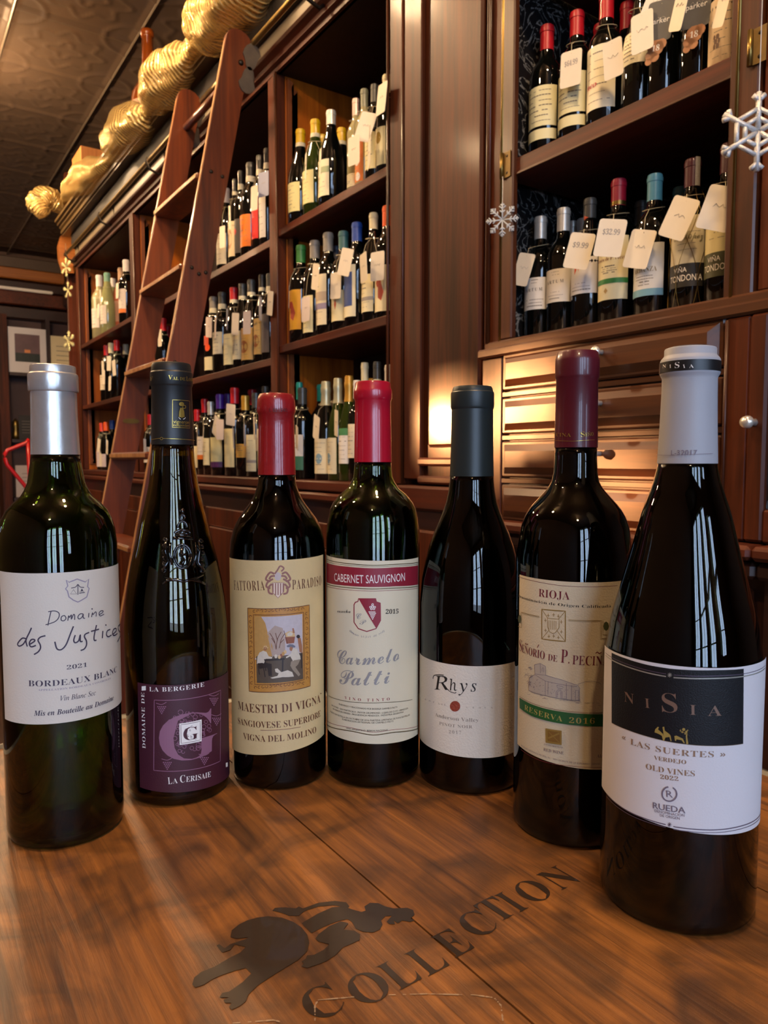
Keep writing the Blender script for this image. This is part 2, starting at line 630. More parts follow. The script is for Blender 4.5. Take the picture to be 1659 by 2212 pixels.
def cp(name, x0, x1, y0, y1, z0, z1, mat, bev=0.0, parent=None, label=None):
    return obj(name, B(x0 - OX, x1 - OX, y0 - OY, y1 - OY, z0, z1, bev=bev), mat, parent or cab, label=label)


HZ = 2.32
cp('back_panel', BX, BX + 0.02, 1.2455, 5.36, 0.0, 2.54, BACKWOOD)
cp('top_board', FX + 0.01, BX, 1.64, 5.36, HZ, HZ + 0.03, BACKWOOD)
for (y0, y1) in ((5.28, 5.36), (3.98, 4.06), (2.30, 2.36), (1.575, 1.635)):
    cp('stile', FX, FX + 0.035, y0, y1, 0.985, HZ, MAHOG, bev=0.003)
for ya, yb in ((5.282, 5.30), (3.982, 4.038), (2.302, 2.353)):
    cp('partition', FX + 0.036, BX, ya, yb, 0.985, HZ, SIDEWOOD)
cp('partition', FX + 0.036, BX, 1.60, 1.63, 0.985, HZ, MAHOG)
# edge bead of each stile
for y in (5.275, 3.975, 2.295, 1.64, 1.573):
    bm = tube(bmesh.new(), [(FX - 0.002 - OX, y - OY, 0.985), (FX - 0.002 - OX, y - OY, HZ)], 0.004, 8)
    obj('edge_bead', bm, BROWN_Z, cab, True)


def notch_strip(y, side):
    """strip with a saw-like row of scallops the shelf bearers rest in"""
    bm = bmesh.new()
    x0 = FX + 0.04 - OX
    pts = []
    z = 1.02
    while z < HZ - 0.03:
        pts += [(x0 + 0.036, z), (x0 + 0.036, z + 0.003), (x0 + 0.014, z + 0.006), (x0 + 0.014, z + 0.012), (x0 + 0.022, z + 0.024)]
        z += 0.038
    out = [(x0, 1.02)] + [(p[0], p[1]) for p in pts] + [(x0, z)]
    prism = [Vector((p[0], (y - OY), p[1])) for p in out]
    extrude_poly(bm, prism, (0, side, 0), 0.012)
    obj('notched_strip', bm, wood('strip_wood', '5a2c10', '8a4a1c', 'z', rough=0.5, coat=0.1), cab)


for y in (2.3015, 3.9815, 5.2815):
    notch_strip(y, -1)
SH = {'pil': (1.64, 2.3015, (1.433, 1.817)), 'lad': (2.3535, 3.9815, (1.40, 1.80)), 'far': (4.0385, 5.2815, (1.41, 1.81))}
for k, (y0, y1, zs) in SH.items():
    for z in zs:
        cp('shelf', FX + 0.002, BX, y0, y1, z - 0.026, z, MAHOG_Y, bev=0.002)
cp('shelf', FX - 0.03, BX, 1.60, 5.36, 0.955, 0.985, MAHOG_Y, bev=0.004, label='broad bottom shelf with moulded nosing')
# header, frieze, cornice
bm = prism_y(bmesh.new(), [(0, HZ), (0, HZ + 0.015), (-0.012, HZ + 0.02), (-0.012, HZ + 0.035), (-0.03, HZ + 0.045), (-0.03, HZ + 0.058), (0.02, HZ + 0.06), (0.02, HZ)],
             1.576 - OY, 5.36 - OY)
obj('header_moulding', bm, MAHOG_Y, cab)
cp('frieze', FX, FX + 0.02, 1.576, 5.36, HZ + 0.06, 2.455, plain('faded_frieze_paint', '6a5c46', 0.5, noise=0.3, nscale=5))
cp('cornice_shade_board', FX - 0.022, FX + 0.02, 1.576, 5.36, 2.456, 2.545, plain('painted_cornice_shade', '170f0a', 0.6))  # upper frieze: deep shade under the cornice, painted in as a near-black board
bm = prism_y(bmesh.new(), [(0.02, 2.545), (-0.066, 2.545), (-0.066, 2.552), (-0.075, 2.556), (-0.075, 2.575), (-0.068, 2.58), (-0.082, 2.59), (-0.082, 2.60),
                           (-0.096, 2.606), (-0.096, 2.618), (-0.11, 2.625), (-0.11, 2.64), (0.32, 2.64), (0.32, 2.62), (0.02, 2.62)], -1.0 - OY, 5.42 - OY)
obj('cornice', bm, GOLDMOLD, cab)
# lower base: mouldings and raised door panels
cp('base_moulding', FX - 0.045, FX, 1.60, 5.36, 0.925, 0.950, MAHOG_Y, bev=0.006)
cp('base_front', FX - 0.02, BX, 1.2455, 5.36, 0.0, 0.924, MAHOG_DK)
y = 1.66
while y < 5.2:
    d = cp('door', FX - 0.034, FX - 0.021, y, y + 0.40, 0.10, 0.86, MAHOG, bev=0.003)
    cp('raised_panel', FX - 0.046, FX - 0.035, y + 0.06, y + 0.34, 0.17, 0.79, MAHOG, bev=0.01, parent=d)
    kb = lathe(bmesh.new(), [(0, 0), (0.006, 0), (0.006, 0.01), (0.012, 0.018), (0.008, 0.026), (0, 0.028)], 12)
    bmesh.ops.rotate(kb, verts=kb.verts, matrix=Matrix.Rotation(-math.pi / 2, 3, 'Y'))
    bmesh.ops.translate(kb, verts=kb.verts, vec=(FX - 0.035 - OX, y + 0.03 - OY, 0.60))
    obj('knob', kb, STEELISH, d, True)
    y += 0.43
# brass rail the ladder rolls on, with hooks
rail = thing('ladder_rail', 'long tarnished brass rail under the shelving cornice', 'rail', (1.05, 3.4, 2.40))
obj('bar', tube(bmesh.new(), [(0, -4.2, 0), (0, 1.93, 0)], 0.0095, 12), BRASS, rail, True)
for y in (5.25, 4.35, 3.45, 2.55, 1.95, 1.3):
    P = [(0.07, y - 3.4, 0.05), (0.07, y - 3.4, -0.03), (0.04, y - 3.4, -0.055), (0.0, y - 3.4, -0.04), (-0.016, y - 3.4, -0.01), (-0.012, y - 3.4, 0.01)]
    obj('bracket_hook', tube(bmesh.new(), P, 0.006, 8), IRON, rail, True)

# ---------------------------------------------------------------- pilaster panel between the two cabinets
pil = thing('panelled_pilaster', 'wide reddish mahogany panelled pilaster between the two wine cabinets', 'pilaster', (FX, 1.41, 0))


def pp(name, x0, x1, y0, y1, z0, z1, mat, bev=0.0, parent=None):
    return obj(name, B(x0 - FX, x1 - FX, y0 - 1.41, y1 - 1.41, z0, z1, bev=bev), mat, parent or pil)


pp('backing_board', FX + 0.012, FX + 0.03, 1.246, 1.567, 1.0, 2.54, MAHOG)
pp('stile', FX - 0.002, FX + 0.012, 1.495, 1.567, 1.0, 2.54, MAHOG, bev=0.003)
pp('stile', FX - 0.002, FX + 0.012, 1.253, 1.262, 1.0, 2.54, MAHOG, bev=0.003)
pp('field_panel', FX + 0.0, FX + 0.012, 1.275, 1.470, 1.08, 2.20, MAHOG, bev=0.008)
for z in (0.99, 1.035):
    pp('plinth_moulding', FX - 0.014, FX + 0.012, 1.262, 1.495, z, z + 0.02, MAHOG_Y, bev=0.005)
pp('plinth_block', FX - 0.03, FX + 0.02, 1.253, 1.568, 0.925, 0.985, MAHOG_Y, bev=0.006)
pp('lower_panel', FX - 0.034, FX - 0.021, 1.27, 1.57, 0.10, 0.88, MAHOG, bev=0.008)
bm = prism_y(bmesh.new(), [(0.0, 2.20), (-0.012, 2.205), (-0.012, 2.215), (-0.02, 2.22), (-0.02, 2.235), (-0.03, 2.245), (-0.03, 2.26), (0.0, 2.26)],
             1.262 - 1.41, 1.47 - 1.41)
obj('capital_moulding', bm, MAHOG_DK, pil)

# ---------------------------------------------------------------- right cabinet with drawers below
rc = thing('drawer_cabinet', 'brown varnished wine cabinet with open shelves above shallow drawers', 'cabinet', (FX, 0.93, 0))


def rp(name, x0, x1, y0, y1, z0, z1, mat, bev=0.0, parent=None, label=None):
    return obj(name, B(x0 - FX, x1 - FX, y0 - 0.93, y1 - 0.93, z0, z1, bev=bev), mat, parent or rc, label=label)


Z1, Z2 = 1.305, 1.677
MARB = bpy.data.materials.new('black_marbled_paper')
MARB.use_nodes = True
nt = MARB.node_tree
tcn = nt.nodes.new('ShaderNodeTexCoord')
nn = nt.nodes.new('ShaderNodeTexNoise')
nn.inputs['Scale'].default_value = 14
nn.inputs['Detail'].default_value = 8
nn.inputs['Distortion'].default_value = 2.5
nt.links.new(tcn.outputs['Object'], nn.inputs['Vector'])
cr = nt.nodes.new('ShaderNodeValToRGB')
e = cr.color_ramp.elements
e[0].position = 0.485
e[0].color = (0.006, 0.006, 0.007, 1)
e[1].position = 0.53
e[1].color = (0.006, 0.006, 0.007, 1)
x_ = e.new(0.507)
x_.color = (0.22, 0.22, 0.21, 1)
nt.links.new(nn.outputs['Fac'], cr.inputs[0])
nt.links.new(cr.outputs[0], nt.nodes['Principled BSDF'].inputs['Base Color'])
nt.nodes['Principled BSDF'].inputs['Roughness'].default_value = 0.35
rp('side_lining', FX + 0.031, 1.50, 1.215, 1.2215, 1.3055, 2.54, MARB, label='black marbled lining of the cabinet side')
rp('back_panel', 1.50, 1.52, 0.60, 1.24, 0.0, 2.54, MARB)
rp('side_panel', FX + 0.031, 1.50, 1.222, 1.243, 0.0, 2.54, BROWN_Z)
# left frame: stile, bead and inner door post
rp('stile', FX - 0.008, FX + 0.03, 1.20, 1.2445, 1.285, 2.54, MAHOG, bev=0.003)
rp('door_post', FX - 0.012, FX + 0.004, 1.164, 1.198, 1.3055, 2.54, BROWN_Z, bev=0.003)
bm = tube(bmesh.new(), [(FX - 0.010 - FX, 1.199 - 0.93, 1.285), (-0.010, 1.199 - 0.93, 2.54)], 0.004, 8)
obj('edge_bead', bm, BRASS, rc, True)
bm = tube(bmesh.new(), [(-0.012, 1.236 - 0.93, 1.285), (-0.012, 1.236 - 0.93, 2.54)], 0.004, 8)
obj('edge_bead', bm, BROWN_Z, rc, True)
rp('right_post', FX - 0.012, FX + 0.03, 0.640, 0.688, 1.285, 2.54, BROWN_Z, bev=0.003)
bm = tube(bmesh.new(), [(-0.012, 0.674 - 0.93, 1.285), (-0.012, 0.674 - 0.93, 2.54)], 0.003, 8)
obj('edge_bead', bm, BRASS, rc, True)
rp('right_side', FX + 0.031, 1.50, 0.60, 0.676, 1.3055, 2.54, MARB)
rp('shelf', FX - 0.002, 1.50, 0.6885, 1.1995, Z2 - 0.034, Z2, MAHOG_Y, bev=0.002)
rp('shelf_lip', FX - 0.006, FX - 0.002, 0.6885, 1.1615, Z2 - 0.036, Z2 - 0.031, BROWN, bev=0.001)
rp('shelf', FX - 0.016, 1.50, 0.05, 1.2445, Z1 - 0.030, Z1, BROWN, bev=0.004)
rp('shelf', FX - 0.002, 1.50, 0.6885, 1.1995, 2.06, 2.09, MAHOG_Y, bev=0.002)
rp('ledge_moulding', FX - 0.030, FX - 0.0165, 0.05, 1.252, Z1 - 0.036, Z1 - 0.016, BROWN, bev=0.004)
# drawer section
DX = 1.10
rp('carcass', DX + 0.0125, 1.50, 0.6005, 1.244, 0.0, Z1 - 0.037, MAHOG_DK)
rp('drawer_stile', DX, DX + 0.012, 1.182, 1.244, 0.925, Z1 - 0.037, BROWN_Z, bev=0.002)
rp('drawer_stile', DX - 0.006, DX + 0.012, 0.632, 0.672, 0.925, Z1 - 0.037, MAHOG, bev=0.003)
bm = tube(bmesh.new(), [(DX - 0.008 - FX, 0.668 - 0.93, 0.93), (DX - 0.008 - FX, 0.668 - 0.93, 1.265)], 0.003, 8)
obj('edge_bead', bm, BROWN_Z, rc, True)
dz = 0.0915
for i in range(4):
    zc = 1.244 - dz * i - 0.008
    rp('drawer_rail', DX + 0.002, DX + 0.012, 0.672, 1.182, zc - dz / 2 - 0.007, zc - dz / 2 + 0.003, BROWN, bev=0.001)
    d = rp('drawer', DX - 0.002, DX + 0.0115, 0.676, 1.178, zc - dz / 2 + 0.006, zc + dz / 2 - 0.010, BROWN, bev=0.003)
    # raised field with sloping edges
    bm = bmesh.new()
    y0, y1, z0, z1 = 0.684 - 0.93, 1.170 - 0.93, zc - dz / 2 + 0.013, zc + dz / 2 - 0.017
    xa, xb = DX - 0.0022 - FX, DX - 0.014 - FX
    a = [bm.verts.new(v) for v in ((xa, y0, z0), (xa, y1, z0), (xa, y1, z1), (xa, y0, z1))]
    s = 0.014
    b = [bm.verts.new(v) for v in ((xb, y0 + s, z0 + s), (xb, y1 - s, z0 + s), (xb, y1 - s, z1 - s), (xb, y0 + s, z1 - s))]
    for k in range(4):
        bm.faces.new((a[k], a[(k + 1) % 4], b[(k + 1) % 4], b[k]))
    bm.faces.new(b)
    bm.faces.new(a[::-1])
    bmesh.ops.recalc_face_normals(bm, faces=bm.faces)
    obj('raised_panel', bm, BROWN, d)
    kb = lathe(bmesh.new(), [(0, 0), (0.005, 0), (0.004, 0.008), (0.009, 0.014), (0.010, 0.019), (0.006, 0.024), (0, 0.025)], 16)
    bmesh.ops.rotate(kb, verts=kb.verts, matrix=Matrix.Rotation(-math.pi / 2, 3, 'Y'))
    bmesh.ops.translate(kb, verts=kb.verts, vec=(xb, 0.906 - 0.93, zc + 0.008))
    obj('knob', kb, STEELISH, d, True)
# counter moulding and base below
rp('counter_moulding', DX - 0.045, DX + 0.011, 0.6005, 1.244, 0.900, 0.922, MAHOG_Y, bev=0.006)
rp('counter_moulding', DX - 0.03, DX + 0.011, 0.6005, 1.244, 0.870, 0.896, MAHOG_DK, bev=0.006)
for i in range(3):
    yy = 0.62 + i * 0.205
    d = rp('door', DX - 0.004, DX + 0.0115, yy, yy + 0.195, 0.10, 0.85, MAHOG, bev=0.003)
    rp('raised_panel', DX - 0.014, DX - 0.0045, yy + 0.03, yy + 0.165, 0.15, 0.80, MAHOG, bev=0.008, parent=d)
# brass butt hinges on the posts
for (a, b_, n) in ((1095, 356, 1), (1640, 98, 1)):
    p = onx(a, b_, FX - 0.013)
    h = thing('door_hinge', 'brass butt hinge on the %s post of the drawer cabinet' % ('left' if a < 1200 else 'right'), 'hinge', p)
    obj('leaf', B(-0.002, 0.0, -0.012, 0.012, -0.026, 0.026), plain('dull_brass', '6e5830', 0.45, noise=0.3, metal=0.7), h)
    obj('knuckle', tube(bmesh.new(), [(-0.004, 0.012, -0.026), (-0.004, 0.012, 0.026)], 0.004, 10), BRASS, h, True)
    for zz in (-0.017, 0.017):
        sc_w = lathe(bmesh.new(), [(0, 0), (0.003, 0), (0, 0.0015)], 10)
        bmesh.ops.rotate(sc_w, verts=sc_w.verts, matrix=Matrix.Rotation(-math.pi / 2, 3, 'Y'))
        bmesh.ops.translate(sc_w, verts=sc_w.verts, vec=(-0.0021, -0.002, zz))
        obj('screw', sc_w, IRON, h)
# glazed cupboard at the right edge
gc = thing('glazed_cupboard', 'tall glazed mahogany cupboard at the right edge beside the drawers', 'cupboard', (FX, 0.45, 0))


def gp(name, x0, x1, y0, y1, z0, z1, mat, bev=0.0, parent=None):
    return obj(name, B(x0 - FX, x1 - FX, y0 - 0.45, y1 - 0.45, z0, z1, bev=bev), mat, parent or gc)


gp('side_panel', DX + 0.015, 1.50, 0.585, 0.599, 0.925, 1.268, MAHOG_DK)
gp('back_panel', 1.4, 1.42, 0.065, 0.584, 0.925, 1.268, plain('pale_green_interior', '8d958c', 0.7))
gp('side_panel', DX + 0.015, 1.50, 0.05, 0.064, 0.925, 1.268, MAHOG_DK)
rp('upper_stile', FX - 0.006, FX + 0.03, 0.560, 0.636, 1.3055, 2.54, MAHOG, bev=0.003)
rp('upper_panel', FX + 0.005, FX + 0.03, 0.05, 0.559, 1.3055, 2.54, MAHOG_DK)
d = gp('door', DX - 0.010, DX + 0.011, 0.602, 0.631, 0.925, 1.268, MAHOG, bev=0.004)
gp('door_rail', DX - 0.010, DX + 0.014, 0.10, 0.6015, 0.925, 0.975, MAHOG_Y, bev=0.003, parent=d)
gp('door_rail', DX - 0.010, DX + 0.014, 0.10, 0.6015, 1.235, 1.268, MAHOG_Y, bev=0.003, parent=d)
gp('door_stile', DX - 0.010, DX + 0.014, 0.05, 0.0995, 0.925, 1.268, MAHOG, bev=0.003, parent=d)
gp('glass_pane', DX, DX + 0.004, 0.10, 0.6015, 0.9755, 1.2345, glass('cupboard_glass', (0.93, 0.97, 0.95)), parent=d)
kb = lathe(bmesh.new(), [(0, 0), (0.006, 0), (0.004, 0.01), (0.010, 0.018), (0.008, 0.026), (0, 0.028)], 16)
bmesh.ops.rotate(kb, verts=kb.verts, matrix=Matrix.Rotation(-math.pi / 2, 3, 'Y'))
bmesh.ops.translate(kb, verts=kb.verts, vec=(DX - 0.010 - FX, 0.619 - 0.45, 1.106))
obj('knob', kb, STEELISH, d, True)
gp('base', DX, 1.50, 0.05, 0.599, 0.0, 0.924, MAHOG_DK)
gp('counter_moulding', DX - 0.045, DX - 0.001, 0.05, 0.5995, 0.900, 0.922, MAHOG_Y, bev=0.006)
gp('counter_moulding', DX - 0.03, DX - 0.001, 0.05, 0.5995, 0.870, 0.896, MAHOG_DK, bev=0.006)

# ---------------------------------------------------------------- rolling ladder
lad = thing('rolling_ladder', 'cherry-red wooden library ladder leaning on the brass rail', 'ladder', (0.70, 2.53, 0))
LO = Vector((0.70, 2.53, 0))


def xl(z):
    """x of the room-side edge at height z"""
    return 0.955 + (z - 2.37) * (0.955 - 0.75) / (2.37 - 1.357)


DIRL = Vector((xl(2.0) - xl(1.0), 0, 1.0)).normalized()
NRL = Vector((DIRL.z, 0, -DIRL.x))            # across the board, towards the wall
LY2 = 2.815
for yy, nm in ((2.32, 1), (LY2, -1)):
    bm = bmesh.new()
    wd = 0.086
    base = Vector((xl(0.0), yy, 0.0))
    top_t = 2.452
    out = [base, base + NRL * wd + DIRL * (NRL.z * -wd / DIRL.z)]
    out.append(base + NRL * wd + DIRL * (top_t - 0.02))
    for k in range(9):                                # rounded top
        a = math.pi * k / 8
        out.append(base + DIRL * (top_t + 0.035 * math.sin(a)) + NRL * (wd / 2 + wd / 2 * math.cos(a)))
    out = [p - LO for p in out]
    extrude_poly(bm, out, (0, nm, 0), 0.026)
    st = obj('stringer', bm, LADDERW, lad)
    e0, e1 = base + DIRL * 0.01 - NRL * 0.0004 + Vector((0, 0.005 * nm, 0)) - LO, base + DIRL * 2.44 - NRL * 0.0004 + Vector((0, 0.005 * nm, 0)) - LO
    q = [e0, e1, e1 + Vector((0, 0.015 * nm, 0)), e0 + Vector((0, 0.015 * nm, 0))]
    bm = bmesh.new()
    extrude_poly(bm, q, -NRL, 0.0012)
    obj('worn_edge', bm, wood('worn_pale_edge', '8a5224', 'c79660', 'z', rough=0.5, coat=0.1), st, label='pale worn front edge')
    # pale worn front edge, iron leaf brackets at the top
    for sgn, t0 in ((1, 0.038), (-1, -0.038)):
        c = base + DIRL * (2.380 + t0) + NRL * (wd + 0.004) + Vector((0, -0.003 if nm > 0 else 0.003, 0)) - LO
        ring = []
        for k in range(16):
            a = 2 * math.pi * k / 16
            ring.append(c + DIRL * (0.044 * math.sin(a)) + NRL * (0.026 * math.cos(a) * (1.2 if sgn * math.sin(a) > 0 else 0.8)))
        bm = bmesh.new()
        extrude_poly(bm, ring, (0, -nm, 0), 0.004)
        obj('iron_bracket', bm, plain('worn_iron_plate', '6e6458', 0.35, noise=0.25, nscale=40, metal=0.5), st)
    bolts = [2.27, ] + [z for z in ()]
    for zt, offs in ((2.34, (0.06,)), (1.97, (0.028, 0.066)), (1.66, (0.022, 0.045, 0.068)), (1.36, (0.022, 0.066)), (1.06, (0.022, 0.066)), (0.76, (0.022, 0.066))):
        for k, of in enumerate(offs):
            c = Vector((xl(zt), yy, zt)) + NRL * of - LO + Vector((0, 0, -0.012 if len(offs) == 3 and k == 1 else 0))
            r_ = 0.0095 if len(offs) == 1 else 0.0065
            bt = lathe(bmesh.new(), [(0, 0), (r_, 0), (r_ * 0.8, r_ * 0.5), (0, r_ * 0.8)], 12)
            bmesh.ops.rotate(bt, verts=bt.verts, matrix=Matrix.Rotation(math.pi / 2 * nm, 3, 'X'))
            bmesh.ops.translate(bt, verts=bt.verts, vec=c)
            obj('bolt', bt, IRON, st, True)
for zt in (1.965, 1.672, 1.372, 1.075, 0.78, 0.48, 0.2):
    bm = bmesh.new()
    a = Vector((xl(zt), 2.347, zt)) - LO
    box(bm, a.x - 0.012, a.x + 0.088, a.y, a.y + LY2 - 2.374, a.z - 0.024, a.z, bev=0.006)
    tr_ = obj('tread', bm, LADDERW, lad)
    obj('worn_edge', B(a.x - 0.0135, a.x - 0.0122, a.y + 0.002, a.y + LY2 - 2.376, a.z - 0.017, a.z - 0.005), wood('worn_pale_edge', '8a5224', 'c79660', 'z', rough=0.5, coat=0.1), tr_)
c = Vector((xl(2.30), 2.347, 2.30)) + NRL * 0.05 - LO
obj('top_bar', tube(bmesh.new(), [c, c + Vector((0, LY2 - 2.373, 0))], 0.014, 12), LADDERW, lad, True)
bm = bmesh.new()
p = Vector((xl(1.20), LY2 - 0.0265, 1.20)) + NRL * 0.043 - LO
ring = [p + Vector((0.030 * math.copysign(abs(math.cos(a)) ** 0.6, math.cos(a)), 0, 0.009 * math.sin(a))) for a in [2 * math.pi * k / 16 for k in range(16)]]
extrude_poly(bm, ring, (0, -1, 0), 0.0015)
obj('maker_plate', bm, BRASS, lad, label='small oval brass plate')

# ---------------------------------------------------------------- on top of the cornice
gp_ = [(95, 462, .050), (78, 440, .075), (100, 425, .080), (122, 440, .070), (138, 432, .030), (165, 402, .075), (195, 378, .090), (222, 360, .055), (237, 345, .022),
       (252, 312, .085), (282, 275, .108), (308, 255, .070), (320, 240, .024), (335, 210, .080), (360, 172, .112), (392, 138, .078), (415, 110, .034), (428, 92, .045), (448, 60, .095), (478, 25, .105), (520, -20, .11), (560, -70, .08)]
gar = thing('ribbon_garland', 'billowing gold mesh ribbon garland along the top of the cornice', 'garland', (0, 0, 0))
pts, rad = [], []
ctl = [(onx(a, b, 1.03) if i > 4 else ony(a, b, 5.47 + 0.03 * i), r) for i, (a, b, r) in enumerate(gp_)]
for i in range(len(ctl) - 1):
    for k in range(6):
        t = k / 6
        s = t * t * (3 - 2 * t)
        pts.append(ctl[i][0].lerp(ctl[i + 1][0], t))
        rad.append((ctl[i][1] * (1 - s) + ctl[i + 1][1] * s) * 0.95)
GM = bpy.data.materials.new('gold_mesh_ribbon')
GM.use_nodes = True
nt = GM.node_tree
b = nt.nodes['Principled BSDF']
pset(b, rough=0.24, metal=0.5)
b.inputs['Base Color'].default_value = rgb('eccb80')
uvm = nt.nodes.new('ShaderNodeUVMap')
uvm.uv_map = 'ribbon'
wv = nt.nodes.new('ShaderNodeTexWave')
wv.bands_direction = 'Y'
wv.inputs['Scale'].default_value = 1.0
wv.inputs['Distortion'].default_value = 1.6
nt.links.new(uvm.outputs[0], wv.inputs['Vector'])
ns = nt.nodes.new('ShaderNodeTexNoise')
ns.inputs['Scale'].default_value = 6
nt.links.new(uvm.outputs[0], ns.inputs['Vector'])
mr = nt.nodes.new('ShaderNodeMapRange')
mr.inputs['To Min'].default_value = 0.30
mr.inputs['To Max'].default_value = 0.92
nt.links.new(wv.outputs['Fac'], mr.inputs['Value'])
nt.links.new(mr.outputs[0], b.inputs['Alpha'])
bp = nt.nodes.new('ShaderNodeBump')
bp.inputs['Strength'].default_value = 1.0
bp.inputs['Distance'].default_value = 0.006
nt.links.new(wv.outputs['Fac'], bp.inputs['Height'])
nt.links.new(bp.outputs['Normal'], b.inputs['Normal'])


def ribbon_tube(pts, rad, seg, phase):
    bm = bmesh.new()
    uvl = bm.loops.layers.uv.new('ribbon')
    rings = []
    n = len(pts)
    ln = 0
    us = []
    for i, p in enumerate(pts):
        if i:
            ln += (pts[i] - pts[i - 1]).length
        us.append(ln)
        t = (pts[min(i + 1, n - 1)] - pts[max(i - 1, 0)]).normalized()
        a = (Vector((0, 0, 1)) - t * t.z)
        a = a.normalized() if a.length > 0.05 else Vector((1, 0, 0))
        c = t.cross(a)
        ring = []
        for k in range(seg):
            th = 2 * math.pi * k / seg
            rr = rad[i] * (1 + 0.07 * math.sin(3 * th + i * 0.33 + phase) + 0.04 * math.sin(7 * th - i * 0.7) + 0.05 * math.sin(i * 1.3 + 2 * th))
            ring.append(bm.verts.new(p + (a * math.cos(th) + c * math.sin(th)) * rr))
        rings.append(ring)
    for i in range(n - 1):
        for k in range(seg):
            l = (k + 1) % seg
            f = bm.faces.new((rings[i][k], rings[i][l], rings[i + 1][l], rings[i + 1][k]))
            for lp, (ii, kk) in zip(f.loops, ((i, k), (i, k + 1), (i + 1, k + 1), (i + 1, k))):
                lp[uvl].uv = (kk / seg * 12, us[ii] * 17)
    for ring in (rings[0][::-1], rings[-1]):
        f = bm.faces.new(ring)
    return bm


obj('ribbon', ribbon_tube(pts, rad, 40, 0.0), GM, gar, True)
obj('ribbon_fold', ribbon_tube(pts, [r * 0.55 for r in rad], 24, 1.7), GM, gar, True, label='inner fold of the gold mesh')
# big amber bottle
bx = onx(303, 250, 1.22)
AMB = plain('amber_bottle_glass', '7e3a0c', 0.08, coat=0.5)
ZC = 2.641
p_top = onx(318, 67, 1.22)
hb = p_top.z - ZC
am = thing('amber_bottle', 'large amber glass bottle standing on the cornice behind the gold garland', 'bottle', (1.22, p_top.y, ZC))
R_ = 0.088
obj('body', lathe(bmesh.new(), [(0, 0), (R_ * .9, 0), (R_, 0.01), (R_, hb * 0.42), (R_ * 0.95, hb * 0.48), (R_ * 0.7, hb * 0.55), (0.036, hb * 0.61), (0.031, hb * 0.75), (0.029, hb * 0.95), (0.0, hb * 0.95)], 40), AMB, am, True)
obj('lip', lathe(bmesh.new(), [(0.0, hb * 0.951), (0.033, hb * 0.951), (0.034, hb), (0, hb)], 32), AMB, am, True)
bm = lathe(bmesh.new(), [(R_ + 0.001, hb * 0.12), (R_ + 0.001, hb * 0.40)], 40)
obj('label', bm, plain('pink_cream_paper', 'caa184', 0.6, noise=0.1), am, True)
# wooden box
pb = onx(176, 345, 1.13)
bxo = thing('wooden_box', 'plain pale wooden wine box on the cornice behind the garland', 'box', (1.20, pb.y, ZC))
WB = wood('pale_pine', '9a5a22', 'c98544', 'z', rough=0.6, coat=0)
pb2 = onx(172, 318, 1.10)
hb2 = pb2.z - ZC
for a in ((-0.10, 0.10, -0.13, -0.118), (-0.10, 0.10, 0.118, 0.13), (-0.10, -0.088, -0.1175, 0.1175), (0.088, 0.10, -0.1175, 0.1175)):
    obj('side_board', B(a[0], a[1], a[2], a[3], 0.012, hb2, bev=0.001), WB, bxo)
obj('bottom_board', B(-0.10, 0.10, -0.13, 0.13, 0, 0.0115), WB, bxo)
# pale wooden bracket beyond the end of the cornice
pbk = thing('corner_bracket', 'orange wooden scrolled bracket at the far end of the cornice', 'bracket', (1.2, 5.6, 2.45))
P = [ony(a, b, 5.6) for a, b in ((132, 508), (170, 505), (172, 560), (156, 575), (160, 590), (138, 590), (128, 560), (126, 530))]
bm = bmesh.new()
extrude_poly(bm, [p - Vector((1.2, 5.6, 2.45)) for p in P], (0, 1, 0), 0.05)
obj('scroll', bm, ORANGE, pbk)
pbk['category'] = 'bracket'
xp0 = ony(150, 700, 5.65).x - 1.2
obj('post', B(xp0, xp0 + 0.25, 0.051, 0.10, -2.45, 0.6), MAHOG, pbk)
# ---------------------------------------------------------------- bottles on the shelves (unit height 0.30 m, scaled per bottle)
PROF = {
    'bordeaux': [(0, 0.006), (0.020, 0.001), (0.033, 0), (0.037, 0.004), (0.037, 0.185), (0.0355, 0.198), (0.030, 0.211), (0.022, 0.222),
                 (0.0165, 0.231), (0.0145, 0.243), (0.0140, 0.262)],
    'burgundy': [(0, 0.006), (0.022, 0.001), (0.037, 0), (0.041, 0.004), (0.041, 0.135), (0.0395, 0.155), (0.034, 0.180), (0.026, 0.205),
                 (0.0195, 0.225), (0.0160, 0.245), (0.0145, 0.262)],
    'flute': [(0, 0.006), (0.020, 0.001), (0.033, 0), (0.036, 0.004), (0.036, 0.120), (0.034, 0.150), (0.028, 0.190), (0.021, 0.225),
              (0.0160, 0.250), (0.0145, 0.262)],
    'sparkling': [(0, 0.006), (0.024, 0.001), (0.040, 0), (0.044, 0.004), (0.044, 0.140), (0.042, 0.160), (0.035, 0.185), (0.026, 0.210),
                  (0.0185, 0.235), (0.0170, 0.250), (0.0165, 0.258)],
}


def rad_at(prof, z):
    for (r0, z0), (r1, z1) in zip(prof, prof[1:]):
        if z0 <= z <= z1:
            return r0 + (r1 - r0) * (z - z0) / max(1e-9, z1 - z0)
    return prof[-1][0]


def mk_mesh(name, bm, smooth=True):
    me = bpy.data.meshes.new(name)
    bm.to_mesh(me)
    bm.free()
    if smooth:
        me.polygons.foreach_set('use_smooth', [True] * len(me.polygons))
    me.materials.append(INK)
    if name in ('capsule', 'foil', 'neck_band'):
        me.set_sharp_from_angle(angle=math.radians(32))
    return me


